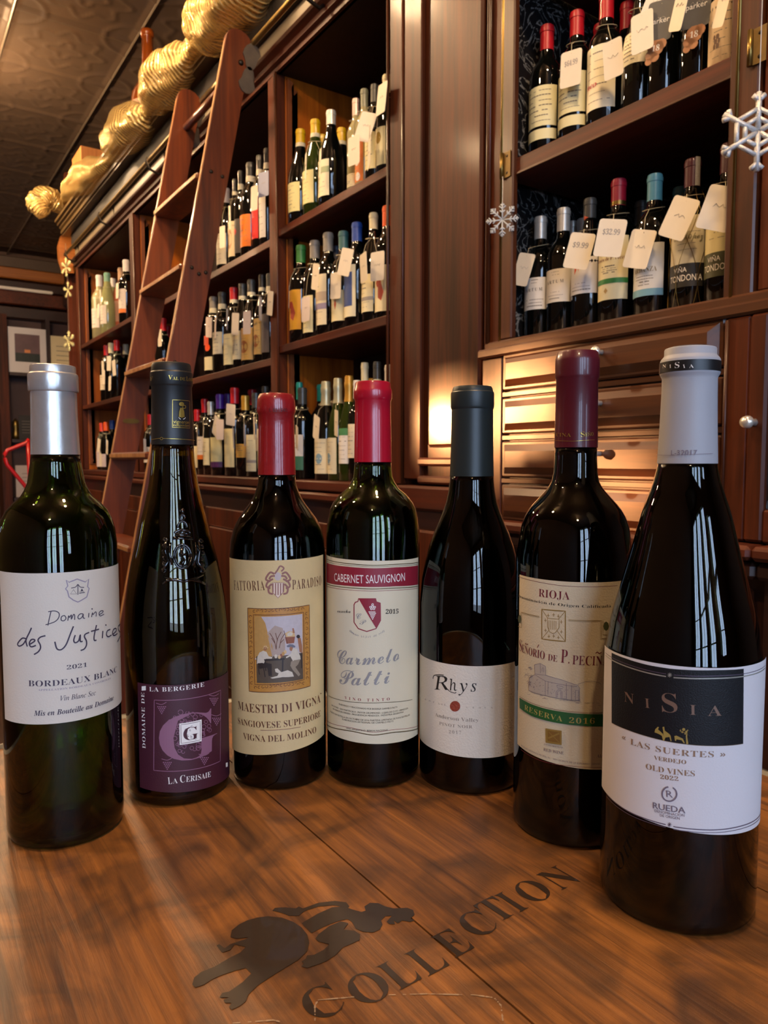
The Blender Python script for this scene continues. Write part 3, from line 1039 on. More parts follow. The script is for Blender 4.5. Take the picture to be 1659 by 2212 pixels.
BODY = {k: mk_mesh('bottle_glass', lathe(bmesh.new(), v + [(0, 0.2625)], 28)) for k, v in PROF.items()}
CAPM = mk_mesh('capsule', lathe(bmesh.new(), [(0.0152, 0.246), (0.0149, 0.284), (0.0161, 0.2845), (0.0163, 0.293), (0.0150, 0.2935), (0.0148, 0.2985), (0.0130, 0.300), (0, 0.300)], 24))
FOILM = mk_mesh('foil', lathe(bmesh.new(), [(0.0215, 0.226), (0.0190, 0.240), (0.0178, 0.262), (0.0196, 0.268), (0.0198, 0.280), (0.0178, 0.284), (0.0185, 0.292), (0.0165, 0.299), (0, 0.300)], 24))
BANDM = mk_mesh('neck_band', lathe(bmesh.new(), [(0.0164, 0.238), (0.0158, 0.256), (0.0154, 0.2562), (0.0160, 0.238), (0.0164, 0.238)], 24))
_patch = {}


def patch(kind, z0, z1, half, off=0.0005, c=0.0):
    """a curved sheet lying on the bottle, centred on local -x"""
    key = (kind, round(z0, 4), round(z1, 4), round(half, 2), off, round(c, 2))
    if key in _patch:
        return _patch[key]
    bm = bmesh.new()
    n = 14
    zs = [z0, z1] if kind == 'bordeaux' or z1 < 0.14 else [z0 + (z1 - z0) * k / 4 for k in range(5)]
    grid = []
    for z in zs:
        r = rad_at(PROF[kind], z) + off
        row = []
        for i in range(n + 1):
            a = math.pi + c + math.radians(-half + 2 * half * i / n)
            row.append(bm.verts.new((r * math.cos(a), r * math.sin(a), z)))
        grid.append(row)
    for a, b in zip(grid, grid[1:]):
        for i in range(n):
            bm.faces.new((a[i], a[i + 1], b[i + 1], b[i]))
    me = mk_mesh('front_label', bm)
    _patch[key] = me
    return me


def lines_mesh(kind, z0, z1, half, n):
    """small illegible printed lines on a label"""
    key = ('l', kind, round(z0, 4), round(z1, 4), half, n)
    if key in _patch:
        return _patch[key]
    bm = bmesh.new()
    rr = random.Random(n * 31 + int(z0 * 1000))
    for k in range(n):
        z = z0 + (z1 - z0) * (k + 1) / (n + 1)
        hw = half * rr.uniform(0.35, 0.75)
        r = rad_at(PROF[kind], z) + 0.0008
        h = rr.choice((0.0008, 0.0012, 0.002))
        st = 8
        for i in range(st):
            if rr.random() < 0.18:
                continue
            a0 = math.pi + math.radians(-hw + 2 * hw * i / st)
            a1 = math.pi + math.radians(-hw + 2 * hw * (i + 0.85) / st)
            v = [bm.verts.new((r * math.cos(a), r * math.sin(a), zz)) for a, zz in ((a0, z), (a1, z), (a1, z + h), (a0, z + h))]
            bm.faces.new(v)
    me = mk_mesh('printed_lines', bm, False)
    _patch[key] = me
    return me


GLS = {
    'dark': plain('dark_bottle_glass', '070908', 0.05, coat=0.6, coatr=0.02),
    'green': plain('green_bottle_glass', '26330c', 0.05, coat=0.6, coatr=0.02),
    'pale': plain('pale_yellow_wine_glass', '8f9060', 0.05, coat=0.6, coatr=0.02),
    'clear': plain('clear_bottle_glass', 'a09870', 0.06, coat=0.6, coatr=0.02),
    'rose': plain('rose_wine_glass', 'b5654a', 0.06, coat=0.6, coatr=0.02),
}
CAPC = {'red': 'b01420', 'yellow': 'cfa90c', 'silver': 'd2d0c8', 'sage grey': '787a62', 'dark grey': '3f403d', 'grey': '8b857c', 'green': '3f8a3e',
        'teal': '1f8f84', 'blue': '23479a', 'dark teal': '3a686a', 'cream': 'd9d0aa', 'orange': 'e4590c', 'black': '23221f', 'purple': '45218a', 'gold': 'c99a3a',
        'white': 'dcd6cf', 'pale blue': '5aa3bb', 'crimson': 'a51a34', 'maroon': '571626', 'navy': '2a3244', 'tan': 'b08a68', 'pale green': '6a9a82',
        'red-orange': 'd3422c', 'pinkish silver': 'c2aaa2', 'golden foil': 'c8963a', 'silver foil': 'bdb896'}
ROWS = {}
ROWNAME = {'pt': 'pilaster bay top shelf', 'pm': 'pilaster bay middle shelf', 'pb': 'pilaster bay bottom shelf',
           'lt': 'top shelf behind ladder', 'lm': 'middle shelf behind ladder', 'lb': 'bottom shelf behind ladder',
           'ft': 'farthest bay top shelf', 'fm': 'farthest bay middle shelf', 'fb': 'farthest bay bottom shelf',
           'ru': 'drawer cabinet upper shelf', 'rl': 'drawer cabinet lower shelf'}
SHZ = {'pt': 1.817, 'pm': 1.433, 'pb': 0.985, 'lt': 1.80, 'lm': 1.40, 'lb': 0.985, 'ft': 1.81, 'fm': 1.41, 'fb': 0.985, 'ru': 1.677, 'rl': 1.305}
XF = {'p': 1.172, 'l': 1.172, 'f': 1.175, 'r': 1.205}


def row(key, items):
    ROWS[key] = items


# px of axis at top, top y (None = estimated height), cap, neck band, kind, glass, label colour, z0, z1, extras, back row?
row('pt', [
    (649, 281, 'yellow', 'w', 'burgundy', 'dark', 'e8dfa0', .035, .125, '', 0),
    (681, 260, 'yellow', 'w', 'burgundy', 'green', 'e3d99c', .035, .135, '', 0),
    (697, 293, 'yellow', '', 'burgundy', 'green', '', 0, 0, '', 1),
    (715, 240, 'silver', '', 'burgundy', 'dark', 'efe6c2', .030, .140, 'greenband', 0),
    (738, 278, 'yellow', 'w', 'burgundy', 'dark', '', 0, 0, '', 1),
    (769, 256, 'pinkish silver', '', 'bordeaux', 'clear', 'e9dfb4', .02, .06, '', 0),
    (787, 194, 'sage grey', '', 'bordeaux', 'clear', 'd8752c', .02, .15, 'swirl', 0),
    (809, 197, 'dark grey', '', 'bordeaux', 'dark', 'e7dca6', .04, .15, '', 0),
    (836, 176, 'cream', '', 'bordeaux', 'dark', 'e9dfae', .03, .14, 'crestgold', 0)])
row('pm', [
    (650, 531, 'green', '', 'bordeaux', 'dark', 'e0a32c', .04, .16, 'redfig', 0),
    (680, 521, 'grey', '', 'bordeaux', 'dark', 'e6ddab', .02, .13, '', 0),
    (709, 504, 'grey', '', 'bordeaux', 'dark', 'e3d6b2', .03, .175, 'lilac', 0),
    (727, 533, 'navy', '', 'bordeaux', 'dark', '', 0, 0, '', 1),
    (742, 501, 'dark teal', '', 'bordeaux', 'dark', 'ebdfb0', .03, .12, 'redcross', 0),
    (771, 482, 'blue', '', 'bordeaux', 'dark', 'e9e0bd', .03, .175, 'blueblock', 0),
    (807, 461, 'cream', '', 'burgundy', 'dark', 'eadfb4', .03, .13, 'bandgrey', 0),
    (837, 446, 'orange', '', 'bordeaux', 'dark', 'ece0b6', .02, .14, 'redfig', 0)])
row('pb', [
    (627, 830, 'teal', '', 'bordeaux', 'dark', 'e2dcc8', .08, .15, '', 0),
    (653, 838, 'dark grey', '', 'bordeaux', 'dark', 'e6dfd2', .03, .145, 'greenbase', 0),
    (672, 835, 'teal', '', 'bordeaux', 'dark', '', 0, 0, '', 1),
    (704, 824, 'silver foil', '', 'sparkling', 'dark', 'e8ddb8', .02, .125, 'bluedot', 0),
    (730, 817, 'silver foil', '', 'sparkling', 'green', 'e8ddb8', .02, .125, 'bluedot', 0),
    (754, 812, 'golden foil', '', 'sparkling', 'green', 'e6e2da', .05, .15, 'greentop', 0),
    (771, 822, 'white', '', 'bordeaux', 'dark', 'e9ddc0', .07, .17, '', 0),
    (788, 784, 'cream', '', 'bordeaux', 'dark', 'e2d8b0', .05, .15, '', 0),
    (803, 818, 'gold', '', 'bordeaux', 'dark', '', 0, 0, '', 1),
    (815, 782, 'dark grey', 'w', 'bordeaux', 'dark', 'e2d8b0', .05, .15, '', 0),
    (840, 789, 'white', '', 'bordeaux', 'dark', 'ddd8cf', .05, .15, '', 0)])
row('lt', [
    (305, 572, 'silver', '', 'flute', 'dark', '', 0, 0, '', 1),
    (488, 408, 'white', '', 'bordeaux', 'dark', 'ddd4b8', .02, .13, '', 0),
    (508, 388, 'black', 'w', 'burgundy', 'dark', 'd9c7a0', .03, .15, 'ear', 0),
    (520, 370, 'black', 'w', 'bordeaux', 'dark', '4c4744', .03, .14, 'redtext', 0),
    (541, 353, 'black', 'w', 'bordeaux', 'dark', 'e2781c', .03, .13, '', 0),
    (561, 337, 'black', 'w', 'bordeaux', 'dark', 'cf2320', .04, .17, '', 0),
    (577, 322, 'black', 'w', 'bordeaux', 'dark', 'd8d3c8', .03, .15, '', 0)])
row('lm', [
    (361, 677, 'red', '', 'bordeaux', 'dark', '', 0, 0, '', 1),
    (352, 688, 'red', '', 'bordeaux', 'dark', 'e2dabc', .04, .10, '', 0),
    (345, 692, 'red', '', 'bordeaux', 'dark', '', 0, 0, '', 1),
    (461, 642, 'grey', 'w', 'bordeaux', 'dark', 'e6ddb2', .02, .07, 'orangedot', 0),
    (480, 632, 'dark grey', 'w', 'bordeaux', 'dark', 'e4ddc0', .07, .15, '', 0),
    (505, 622, 'red', 'w', 'burgundy', 'dark', 'ebe0ac', .02, .13, '', 0),
    (524, 614, 'dark grey', 'w', 'burgundy', 'dark', 'ece2b8', .03, .13, 'bigr', 0),
    (543, 605, 'dark grey', 'w', 'burgundy', 'dark', 'd8ab5a', .02, .13, 'seal', 0),
    (566, 594, 'black', 'w', 'burgundy', 'dark', 'dcb468', .03, .15, 'seal', 0),
    (583, 592, 'dark grey', 'w', 'bordeaux', 'dark', '6a5f58', .03, .16, '', 0)])
row('lb', [
    (324, 905, 'white', '', 'bordeaux', 'dark', '', 0, 0, '', 1),
    (311, 898, 'red', '', 'bordeaux', 'dark', 'dcd2c2', .05, .13, '', 0),
    (426, 885, 'red', '', 'bordeaux', 'dark', 'e8dcae', .03, .13, 'redtext', 0),
    (442, 862, 'red', '', 'bordeaux', 'dark', 'dcd6cc', .06, .15, 'orangebase', 0),
    (455, 868, 'silver', '', 'bordeaux', 'dark', 'e4dab0', .04, .15, '', 0),
    (475, 852, 'purple', '', 'bordeaux', 'dark', 'e8dc9c', .03, .14, 'purplebase', 0),
    (493, 851, 'purple', '', 'bordeaux', 'dark', '', 0, 0, '', 1),
    (507, 838, 'red', '', 'bordeaux', 'dark', 'e6d8a0', .03, .16, 'redside', 0),
    (530, 855, 'gold', '', 'bordeaux', 'dark', 'd2a045', .07, .12, '', 0),
    (545, 842, 'red', '', 'bordeaux', 'dark', '', 0, 0, '', 1),
    (553, 849, 'dark grey', '', 'bordeaux', 'dark', 'e8deb4', .02, .15, 'bandgrey', 0),
    (573, 835, 'dark grey', '', 'bordeaux', 'dark', 'e4dab0', .03, .15, '', 0),
    (589, 846, 'maroon', '', 'bordeaux', 'dark', 'e4dab0', .03, .15, '', 0)])
row('ft', [
    (214, 595, 'white', '', 'bordeaux', 'clear', 'dcd4c8', .05, .14, '', 0),
    (231, 590, 'pale green', '', 'flute', 'pale', 'd9d0c2', .05, .14, '', 0),
    (243, 602, 'white', '', 'flute', 'pale', '', 0, 0, '', 1),
    (262, 578, 'tan', '', 'bordeaux', 'rose', 'b98d74', .06, .15, '', 1),
    (272, 562, 'white', '', 'bordeaux', 'dark', 'd8cfc4', .05, .16, 'orangebase', 0)])
row('fm', [
    (230, 744, 'red', '', 'bordeaux', 'dark', 'ddd0b4', .06, .14, '', 0),
    (240, 735, 'cream', '', 'bordeaux', 'dark', '', 0, 0, '', 0),
    (252, 731, 'red', '', 'bordeaux', 'dark', '', 0, 0, '', 0),
    (260, 734, 'maroon', '', 'bordeaux', 'dark', '', 0, 0, '', 1),
    (271, 738, 'cream', '', 'bordeaux', 'dark', '', 0, 0, '', 1)])
row('fb', [
    (220, 914, 'red-orange', '', 'bordeaux', 'dark', 'd5c8cc', .02, .12, '', 0),
    (229, 912, 'orange', '', 'bordeaux', 'dark', 'd5c8cc', .02, .10, '', 0),
    (242, 908, 'blue', '', 'bordeaux', 'dark', '', 0, 0, '', 1)])
row('ru', [
    (1182, 58, 'red', '', 'bordeaux', 'dark', 'ddd8ac', .075, .160, 'strip', 0),
    (1232, 92, 'red', '', 'bordeaux', 'dark', '', 0, 0, '', 1),
    (1247, 27, 'red', '', 'bordeaux', 'dark', 'ddd8ac', .075, .160, 'strip', 0),
    (1297, 55, 'red', '', 'bordeaux', 'dark', '', 0, 0, '', 1),
    (1311, -12, 'red', '', 'bordeaux', 'dark', 'e4dec2', .055, .183, 'redscript', 0),
    (1355, 8, 'red', '', 'bordeaux', 'dark', '', 0, 0, '', 1),
    (1383, -48, 'black', '', 'burgundy', 'dark', 'dfd8bc', .115, .18, '', 0),
    (1440, -85, 'black', '', 'bordeaux', 'dark', '', 0, 0, '', 0),
    (1512, -125, 'black', '', 'bordeaux', 'dark', '', 0, 0, '', 0),
    (1578, -150, 'black', '', 'burgundy', 'dark', 'd9bf98', .03, .15, 'grapes', 0)])
row('rl', [
    (1162, 474, 'silver', '', 'bordeaux', 'dark', 'd8d6d2', .075, .150, 'ivum', 0),
    (1206, 490, 'silver', '', 'bordeaux', 'dark', '', 0, 0, '', 1),
    (1218, 452, 'silver', '', 'bordeaux', 'dark', 'dcd5c8', .080, .155, 'ivum', 0),
    (1260, 474, 'silver', '', 'bordeaux', 'dark', '', 0, 0, '', 1),
    (1275, 432, 'dark grey', '', 'burgundy', 'dark', 'dddad8', .085, .165, 'orangemark', 0),
    (1337, 389, 'crimson', 'g', 'bordeaux', 'dark', 'd9cfa6', .055, .180, 'pec', 0),
    (1386, 458, 'dark grey', '', 'bordeaux', 'dark', '', 0, 0, '', 1),
    (1415, 387, 'pale blue', '', 'bordeaux', 'dark', 'cfd0ce', .050, .155, 'ardanza', 0),
    (1470, 406, 'pale blue', '', 'bordeaux', 'dark', '', 0, 0, '', 1),
    (1497, 346, 'maroon', 's', 'bordeaux', 'dark', 'd3c9a6', .055, .185, 'tond', 0),
    (1576, 312, 'maroon', 's', 'bordeaux', 'dark', 'd0c28c', .060, .185, 'tondg', 0)])

ORD = ['first', 'second', 'third', 'fourth', 'fifth', 'sixth', 'seventh', 'eighth', 'ninth', 'tenth', 'eleventh', 'twelfth', 'thirteenth', 'fourteenth']
COLN = {'d8752c': 'orange', 'e0a32c': 'orange-yellow', 'e2781c': 'orange', 'cf2320': 'red', '4c4744': 'grey', '6a5f58': 'brown', 'd8ab5a': 'tan', 'dcb468': 'tan',
        'd9bf98': 'tan', 'd2a045': 'gold', 'b98d74': 'pink'}
BOT = {}


def capmat(c):
    metal = 0.45 if c in ('silver', 'pinkish silver', 'golden foil', 'silver foil', 'gold') else 0.0
    return plain('capsule_' + c.replace(' ', '_'), CAPC[c], 0.34 if metal else 0.38, noise=0.08, nscale=120, metal=metal, coat=0.2)


def dab(kind, zc, ac, hz, ha, colname, col, root, name='emblem', n=12):
    """small round or square printed device"""
    bm = bmesh.new()
    r = rad_at(PROF[kind], zc) + 0.0010
    c = bm.verts.new((r * math.cos(math.pi + ac), r * math.sin(math.pi + ac), zc))
    ring = []
    for i in range(n):
        t = 2 * math.pi * i / n
        a = math.pi + ac + ha * math.cos(t)
        ring.append(bm.verts.new((r * math.cos(a), r * math.sin(a), zc + hz * math.sin(t))))
    for i in range(n):
        bm.faces.new((c, ring[i], ring[(i + 1) % n]))
    return obj(name, bm, plain(colname, col, 0.5), root)


def flat_text(s, style='serif', track=1.0):
    """2D mesh data of a line of text: verts, faces, width (cap height normalised to 1)"""
    key = (s, style, track)
    if key in _txt:
        return _txt[key]
    cu = bpy.data.curves.new('lettering', 'FONT')
    cu.body = fancy(s, style)
    cu.resolution_u = 2
    cu.offset = -0.009 if style == 'serif' else 0.0
    cu.space_character = track
    o = bpy.data.objects.new('lettering', cu)
    C.objects.link(o)
    dg = bpy.context.evaluated_depsgraph_get()
    ev = o.evaluated_get(dg)
    me = ev.to_mesh()
    vs = [(v.co.x / 0.69, v.co.y / 0.69) for v in me.vertices]
    fs = [tuple(p.vertices) for p in me.polygons]
    ev.to_mesh_clear()
    bpy.data.objects.remove(o)
    bpy.data.curves.remove(cu)
    x0 = min(v[0] for v in vs)
    x1 = max(v[0] for v in vs)
    vs = [(v[0] - x0, v[1]) for v in vs]
    _txt[key] = (vs, fs, x1 - x0)
    return _txt[key]


_txt = {}


def fancy(s, style):
    out = ''
    base = {'serif': (0x1D400, 0x1D41A), 'italic': (0x1D434, 0x1D44E), 'bolditalic': (0x1D468, 0x1D482), 'script': (0x1D4D0, 0x1D4EA)}.get(style)
    for ch in s:
        if style == 'sans' or base is None:
            out += ch
        elif 'A' <= ch <= 'Z':
            out += chr(base[0] + ord(ch) - 65)
        elif 'a' <= ch <= 'z':
            out += '\u210e' if (style == 'italic' and ch == 'h') else chr(base[1] + ord(ch) - 97)
        elif '0' <= ch <= '9':
            out += chr(0x1D7CE + ord(ch) - 48)
        else:
            out += ch
    return out


def wrap_text(kind, s, zc, cap, halfdeg, col, root, style='sans', center=0.0):
    vs, fs, wd = flat_text(s, style)
    bm = bmesh.new()
    r = rad_at(PROF[kind], zc) + 0.0011
    h = math.radians(halfdeg)
    V = []
    for x, y in vs:
        a = math.pi + center + (-h + 2 * h * x / wd)      # seen from outside, +angle runs to the right
        V.append(bm.verts.new((r * math.cos(a), r * math.sin(a), zc + y * cap)))
    for f in fs:
        try:
            bm.faces.new([V[i] for i in f])
        except ValueError:
            pass
    return obj('lettering', bm, col, root)


for key, items in ROWS.items():
    fr_i = 0
    srt = sorted(range(len(items)), key=lambda i: items[i][0])
    for rank, i in enumerate(srt):
        px, ty, cap_c, band, kind, gl, lab, z0, z1, ex, back = items[i]
        xp = XF[key[0]] + (0.085 if back else 0.0)
        if key[0] == 'r' and back:
            xp = XF['r'] + 0.10
        pt = onx(px, ty, xp)
        h = pt.z - SHZ[key]
        s = max(0.9, min({'t': 1.38, 'm': 1.15, 'b': 1.17}[key[1]] if key[0] in 'flp' else 1.25, h / 0.300))
        by = pt.y
        lim = {'p': (1.645, 2.287), 'l': (2.356, 3.967), 'f': (4.04, 5.267), 'r': (0.692, 1.211)}[key[0]]
        r0_ = max(p_[0] for p_ in PROF[kind]) * min(s, 1.1)
        by = min(max(by, lim[0] + r0_), lim[1] - r0_)
        # the upright drifts slightly with height in the frame
        where = 'back row' if back else 'front row'
        ordn = ORD[rank] if key not in ('ru',) else ORD[rank]
        labn = (' with ' + COLN.get(lab, 'pale') + ' label') if lab else ''
        root = thing('wine_bottle', '%s-capped wine bottle%s, %s from left, %s' % (cap_c, labn, ordn, ROWNAME[key]), 'bottle',
                     (xp, by, SHZ[key] + 0.0005), 'bottles on the ' + ROWNAME[key])
        near = [abs(onx(it[0], it[1], xp).y - by) for k2, it in enumerate(items) if k2 != i and it[10] == back]
        rk = max(p_[0] for p_ in PROF[kind])
        sx = max(0.72, min(s, (min(near) if near else 1) * 0.985 / (2 * rk)))
        root.scale = (sx, sx, s)
        jit = rnd.uniform(-14, 14)
        if key[0] == 'r':
            jit = rnd.uniform(8, 26)
        root.rotation_euler = (0, 0, math.radians(jit))
        inst('glass_body', BODY[kind], GLS[gl], root)
        if 'foil' in cap_c:
            inst('foil', FOILM, capmat(cap_c), root)
        else:
            inst('capsule', CAPM, capmat(cap_c), root)
        if band == 'w':
            inst('neck_band', BANDM, plain('paper_seal', 'cfc9ae', 0.6, noise=0.1), root)
        elif band == 'g':
            bm = lathe(bmesh.new(), [(0.0156, 0.247), (0.0156, 0.255)], 24)
            obj('neck_band', bm, BRASS, root, True)
        elif band == 's':
            bm = bmesh.new()
            for k in range(4):
                a = math.pi + math.radians(25 + k * 9)
                a2 = math.pi + math.radians(34 + k * 9)
                v = [bm.verts.new((0.0170 * math.cos(q), 0.0170 * math.sin(q), z)) for q, z in ((a, .246), (a2, .246), (a2, .300), (a, .300))]
                bm.faces.new(v)
            obj('tax_seal', bm, plain('seal_paper', 'c9c4b8', 0.6, noise=0.4, nscale=300), root, True)
        if lab:
            L = inst('front_label', patch(kind, z0, z1, 62), plain('label_' + lab, lab, 0.55, noise=0.05, nscale=40), root)
            far = key[0] in 'lf'
            if ex in ('', 'strip', 'greenband', 'bandgrey', 'bigr', 'seal', 'greenbase', 'greentop', 'bluedot', 'swirl', 'lilac', 'orangebase', 'redscript', 'grapes'):
                inst('printed_lines', lines_mesh(kind, z0, z1, 62, 7 if not far else 5), INKGREY, L)
            if ex in ('strip',):
                inst('lower_label', patch(kind, z0 - 0.028, z0 - 0.006, 62), plain('label_' + lab, lab), root)
            if ex == 'greenband':
                inst('green_band', patch(kind, z0 + .07, z0 + .088, 62, .0009), plain('sage_print', 'a8b48a', 0.5), L)
            if ex == 'bandgrey':
                inst('grey_band', patch(kind, z0 + .03, z0 + .04, 62, .0009), plain('lilac_print', 'a9a094', 0.5), L)
            if ex == 'lilac':
                inst('lilac_band', patch(kind, z0 + .045, z0 + .062, 62, .0009), plain('violet_print', '9488a0', 0.5), L)
                inst('lilac_band', patch(kind, z0 + .07, z0 + .095, 62, .0009), plain('mauve_print', 'c4b096', 0.5), L)
            if ex == 'blueblock':
                inst('blue_block', patch(kind, z0 + .03, z1 - .02, 46, .0009), plain('blue_print', '3a4f86', 0.5, noise=0.3, nscale=300), L)
            if ex == 'greenbase':
                inst('green_band', patch(kind, z0, z0 + .045, 62, .0009), plain('green_print', '3f7458', 0.5), L)
            if ex == 'greentop':
                inst('green_band', patch(kind, z1 - .02, z1, 62, .0009), plain('leaf_print', '4c8a58', 0.5), L)
            if ex == 'orangebase':
                inst('orange_band', patch(kind, z0, z0 + .018, 62, .0009), plain('orange_print', 'd8742a', 0.5), L)
            if ex == 'purplebase':
                inst('purple_band', patch(kind, z0, z0 + .02, 62, .0009), plain('purple_print', '5a2a5c', 0.5), L)
            if ex == 'redside':
                inst('red_band', patch(kind, z0, z1, 14, .0009, -0.9), plain('rust_print', 'a2482c', 0.5), L)
            if ex in ('seal',):
                dab(kind, z0 + .045, 0.1, .022, .5, 'rust_seal', 'b0662e', L)
            if ex == 'bluedot':
                dab(kind, z0 + .045, 0.1, .016, .35, 'pale_blue_print', '86a8b8', L)
            if ex == 'orangedot':
                dab(kind, z1 + .035, 0.5, .014, .36, 'bright_orange_print', 'e8501c', L)
                inst('upper_label', patch(kind, .115, .15, 40), plain('coral_label', 'd8543a', 0.5), root)
            if ex == 'redfig':
                dab(kind, z0 + .05, 0.3, .024, .3, 'red_print', 'b8503a', L, n=5)
                dab(kind, z0 + .075, 0.1, .012, .3, 'red_print', 'b8503a', L, n=6)
            if ex == 'redcross':
                dab(kind, z0 + .05, 0.1, .018, .12, 'vermilion_print', 'c0542e', L, n=4)
                dab(kind, z0 + .05, 0.1, .007, .45, 'vermilion_print', 'c0542e', L, n=4)
            if ex == 'crestgold':
                dab(kind, z0 + .08, 0.3, .018, .35, 'ochre_print', 'a8862e', L, n=9)
            if ex == 'redtext':
                dab(kind, z0 + .07, 0.1, .012, .3, 'bright_red_print', 'b42a2c', L, n=5)
            if ex == 'ear':
                dab(kind, z0 + .06, 0.1, .034, .5, 'skin_print', 'bf9a76', L)
                dab(kind, z0 + .06, 0.1, .022, .3, 'skin_light_print', 'dcc8a2', L)
            if ex == 'swirl':
                for k, (zz, aa) in enumerate(((.05, -.2), (.08, .3), (.11, -.1), (.035, .4))):
                    dab(kind, zz, aa, .013, .34, 'pale_swirl' if k % 2 else 'amber_swirl', 'dcd6cc' if k % 2 else 'e29a3a', L)
            if ex == 'bigr':
                wrap_text(kind, 'R', z0 + .02, .03, 14, INKGREY, L, 'script')
            if ex == 'redscript':
                wrap_text(kind, 'neo', z0 + .045, .012, 22, plain('red_script', 'b8283a', 0.5), L, 'bolditalic', -0.35)
            if ex == 'grapes':
                for k in range(9):
                    dab(kind, z0 + .035 + .008 * (k % 3), -.45 + .11 * (k // 3) + .05 * (k % 2), .005, .07, 'brown_grape_print', '6a5040', L, n=8)
                wrap_text(kind, 'de Via', z0 + .075, .008, 26, INKGREY, L, 'serif', -.3)
            if ex == 'ivum':
                wrap_text(kind, 'A R T U M', z0 + .043, .0075, 34, INK, L, 'serif', -0.05)
                inst('printed_lines', lines_mesh(kind, z0, z0 + .03, 50, 3), INKGREY, L)
                inst('printed_lines', lines_mesh(kind, z0 + .055, z1, 30, 2), INKGREY, L)
            if ex == 'orangemark':
                dab(kind, z0 + .055, -.35, .013, .12, 'orange_red_print', 'd0502a', L, n=3)
                dab(kind, z0 + .06, -.12, .012, .05, 'orange_red_print', 'd0502a', L, n=4)
                inst('printed_lines', lines_mesh(kind, z0, z0 + .03, 50, 3), INKGREY, L)
                dab(kind, 0.256, -.2, .006, .5, 'orange_red_print', 'd0502a', root, n=3, name='capsule_mark')
            if ex == 'pec':
                inst('green_band', patch(kind, z0 + .032, z0 + .042, 62, .0009), plain('green_print2', '2f7a3a', 0.5), L)
                wrap_text(kind, 'Señorío de P. Peciña', z0 + .078, .007, 56, plain('claret_print', '6a1f2e', 0.5), L, 'serif')
                inst('printed_lines', lines_mesh(kind, z0 + .048, z0 + .07, 40, 4), INKGREY, L)
                dab(kind, z0 + .105, -.15, .012, .2, 'gold_crest_print', 'a98a50', L, n=4)
                dab(kind, z0 + .018, -.15, .006, .12, 'gold_crest_print', 'a98a50', L, n=4)
            if ex == 'ardanza':
                inst('blue_band', patch(kind, z0, z0 + .014, 62, .0009), plain('blue_grey_print', '6fa0b4', 0.5), L)
                wrap_text(kind, 'ARDANZA', z0 + .048, .010, 40, plain('ochre_letter', '7a6a3c', 0.5), L, 'serif')
                inst('printed_lines', lines_mesh(kind, z0 + .016, z0 + .045, 50, 4), INKGREY, L)
                dab(kind, z0 + .078, -.45, .012, .35, 'blue_engraving', '8f97a4', L, n=7)
            if ex in ('tond', 'tondg'):
                dk = plain('black_label_band', '1c1b19', 0.5) if ex == 'tond' else plain('olive_label_band', '3c3c12', 0.5)
                inst('dark_band', patch(kind, z0 - 0.004, z0 + .040, 64, .0009), dk, L)
                wh = plain('white_lettering', 'ece6d8', 0.5)
                wrap_text(kind, 'VIÑA', z0 + .024, .009, 20, wh, L, 'sans', -0.35)
                wrap_text(kind, 'TONDONIA', z0 + .007, .012, 50, wh, L, 'sans', -0.1)
                inst('printed_lines', lines_mesh(kind, z0 + .055, z1 - .02, 56, 4), INKGREY, L)
                wrap_text(kind, 'R. López', z0 + .085, .014, 44, plain('pencil_script', '8a8466', 0.5), L, 'script')
        if ex in ('tond',):                              # gold wire netting round the bottle
            bm = bmesh.new()
            for a0 in range(0, 360, 60):
                for sg in (1, -1):
                    P = []
                    for k in range(13):
                        z = 0.006 + 0.235 * k / 12
                        a = math.radians(a0 + sg * 30 * math.sin(math.pi * 1.5 * k / 12 + 0.5))
                        r = rad_at(PROF[kind], z) + 0.0022
                        P.append((r * math.cos(a), r * math.sin(a), z))
                    tube(bm, P, 0.0005, 4)
            obj('wire_netting', bm, BRASS, root, True)
        BOT.setdefault(key, []).append((px, root, cap_c, ordn, xp, by, s, kind))

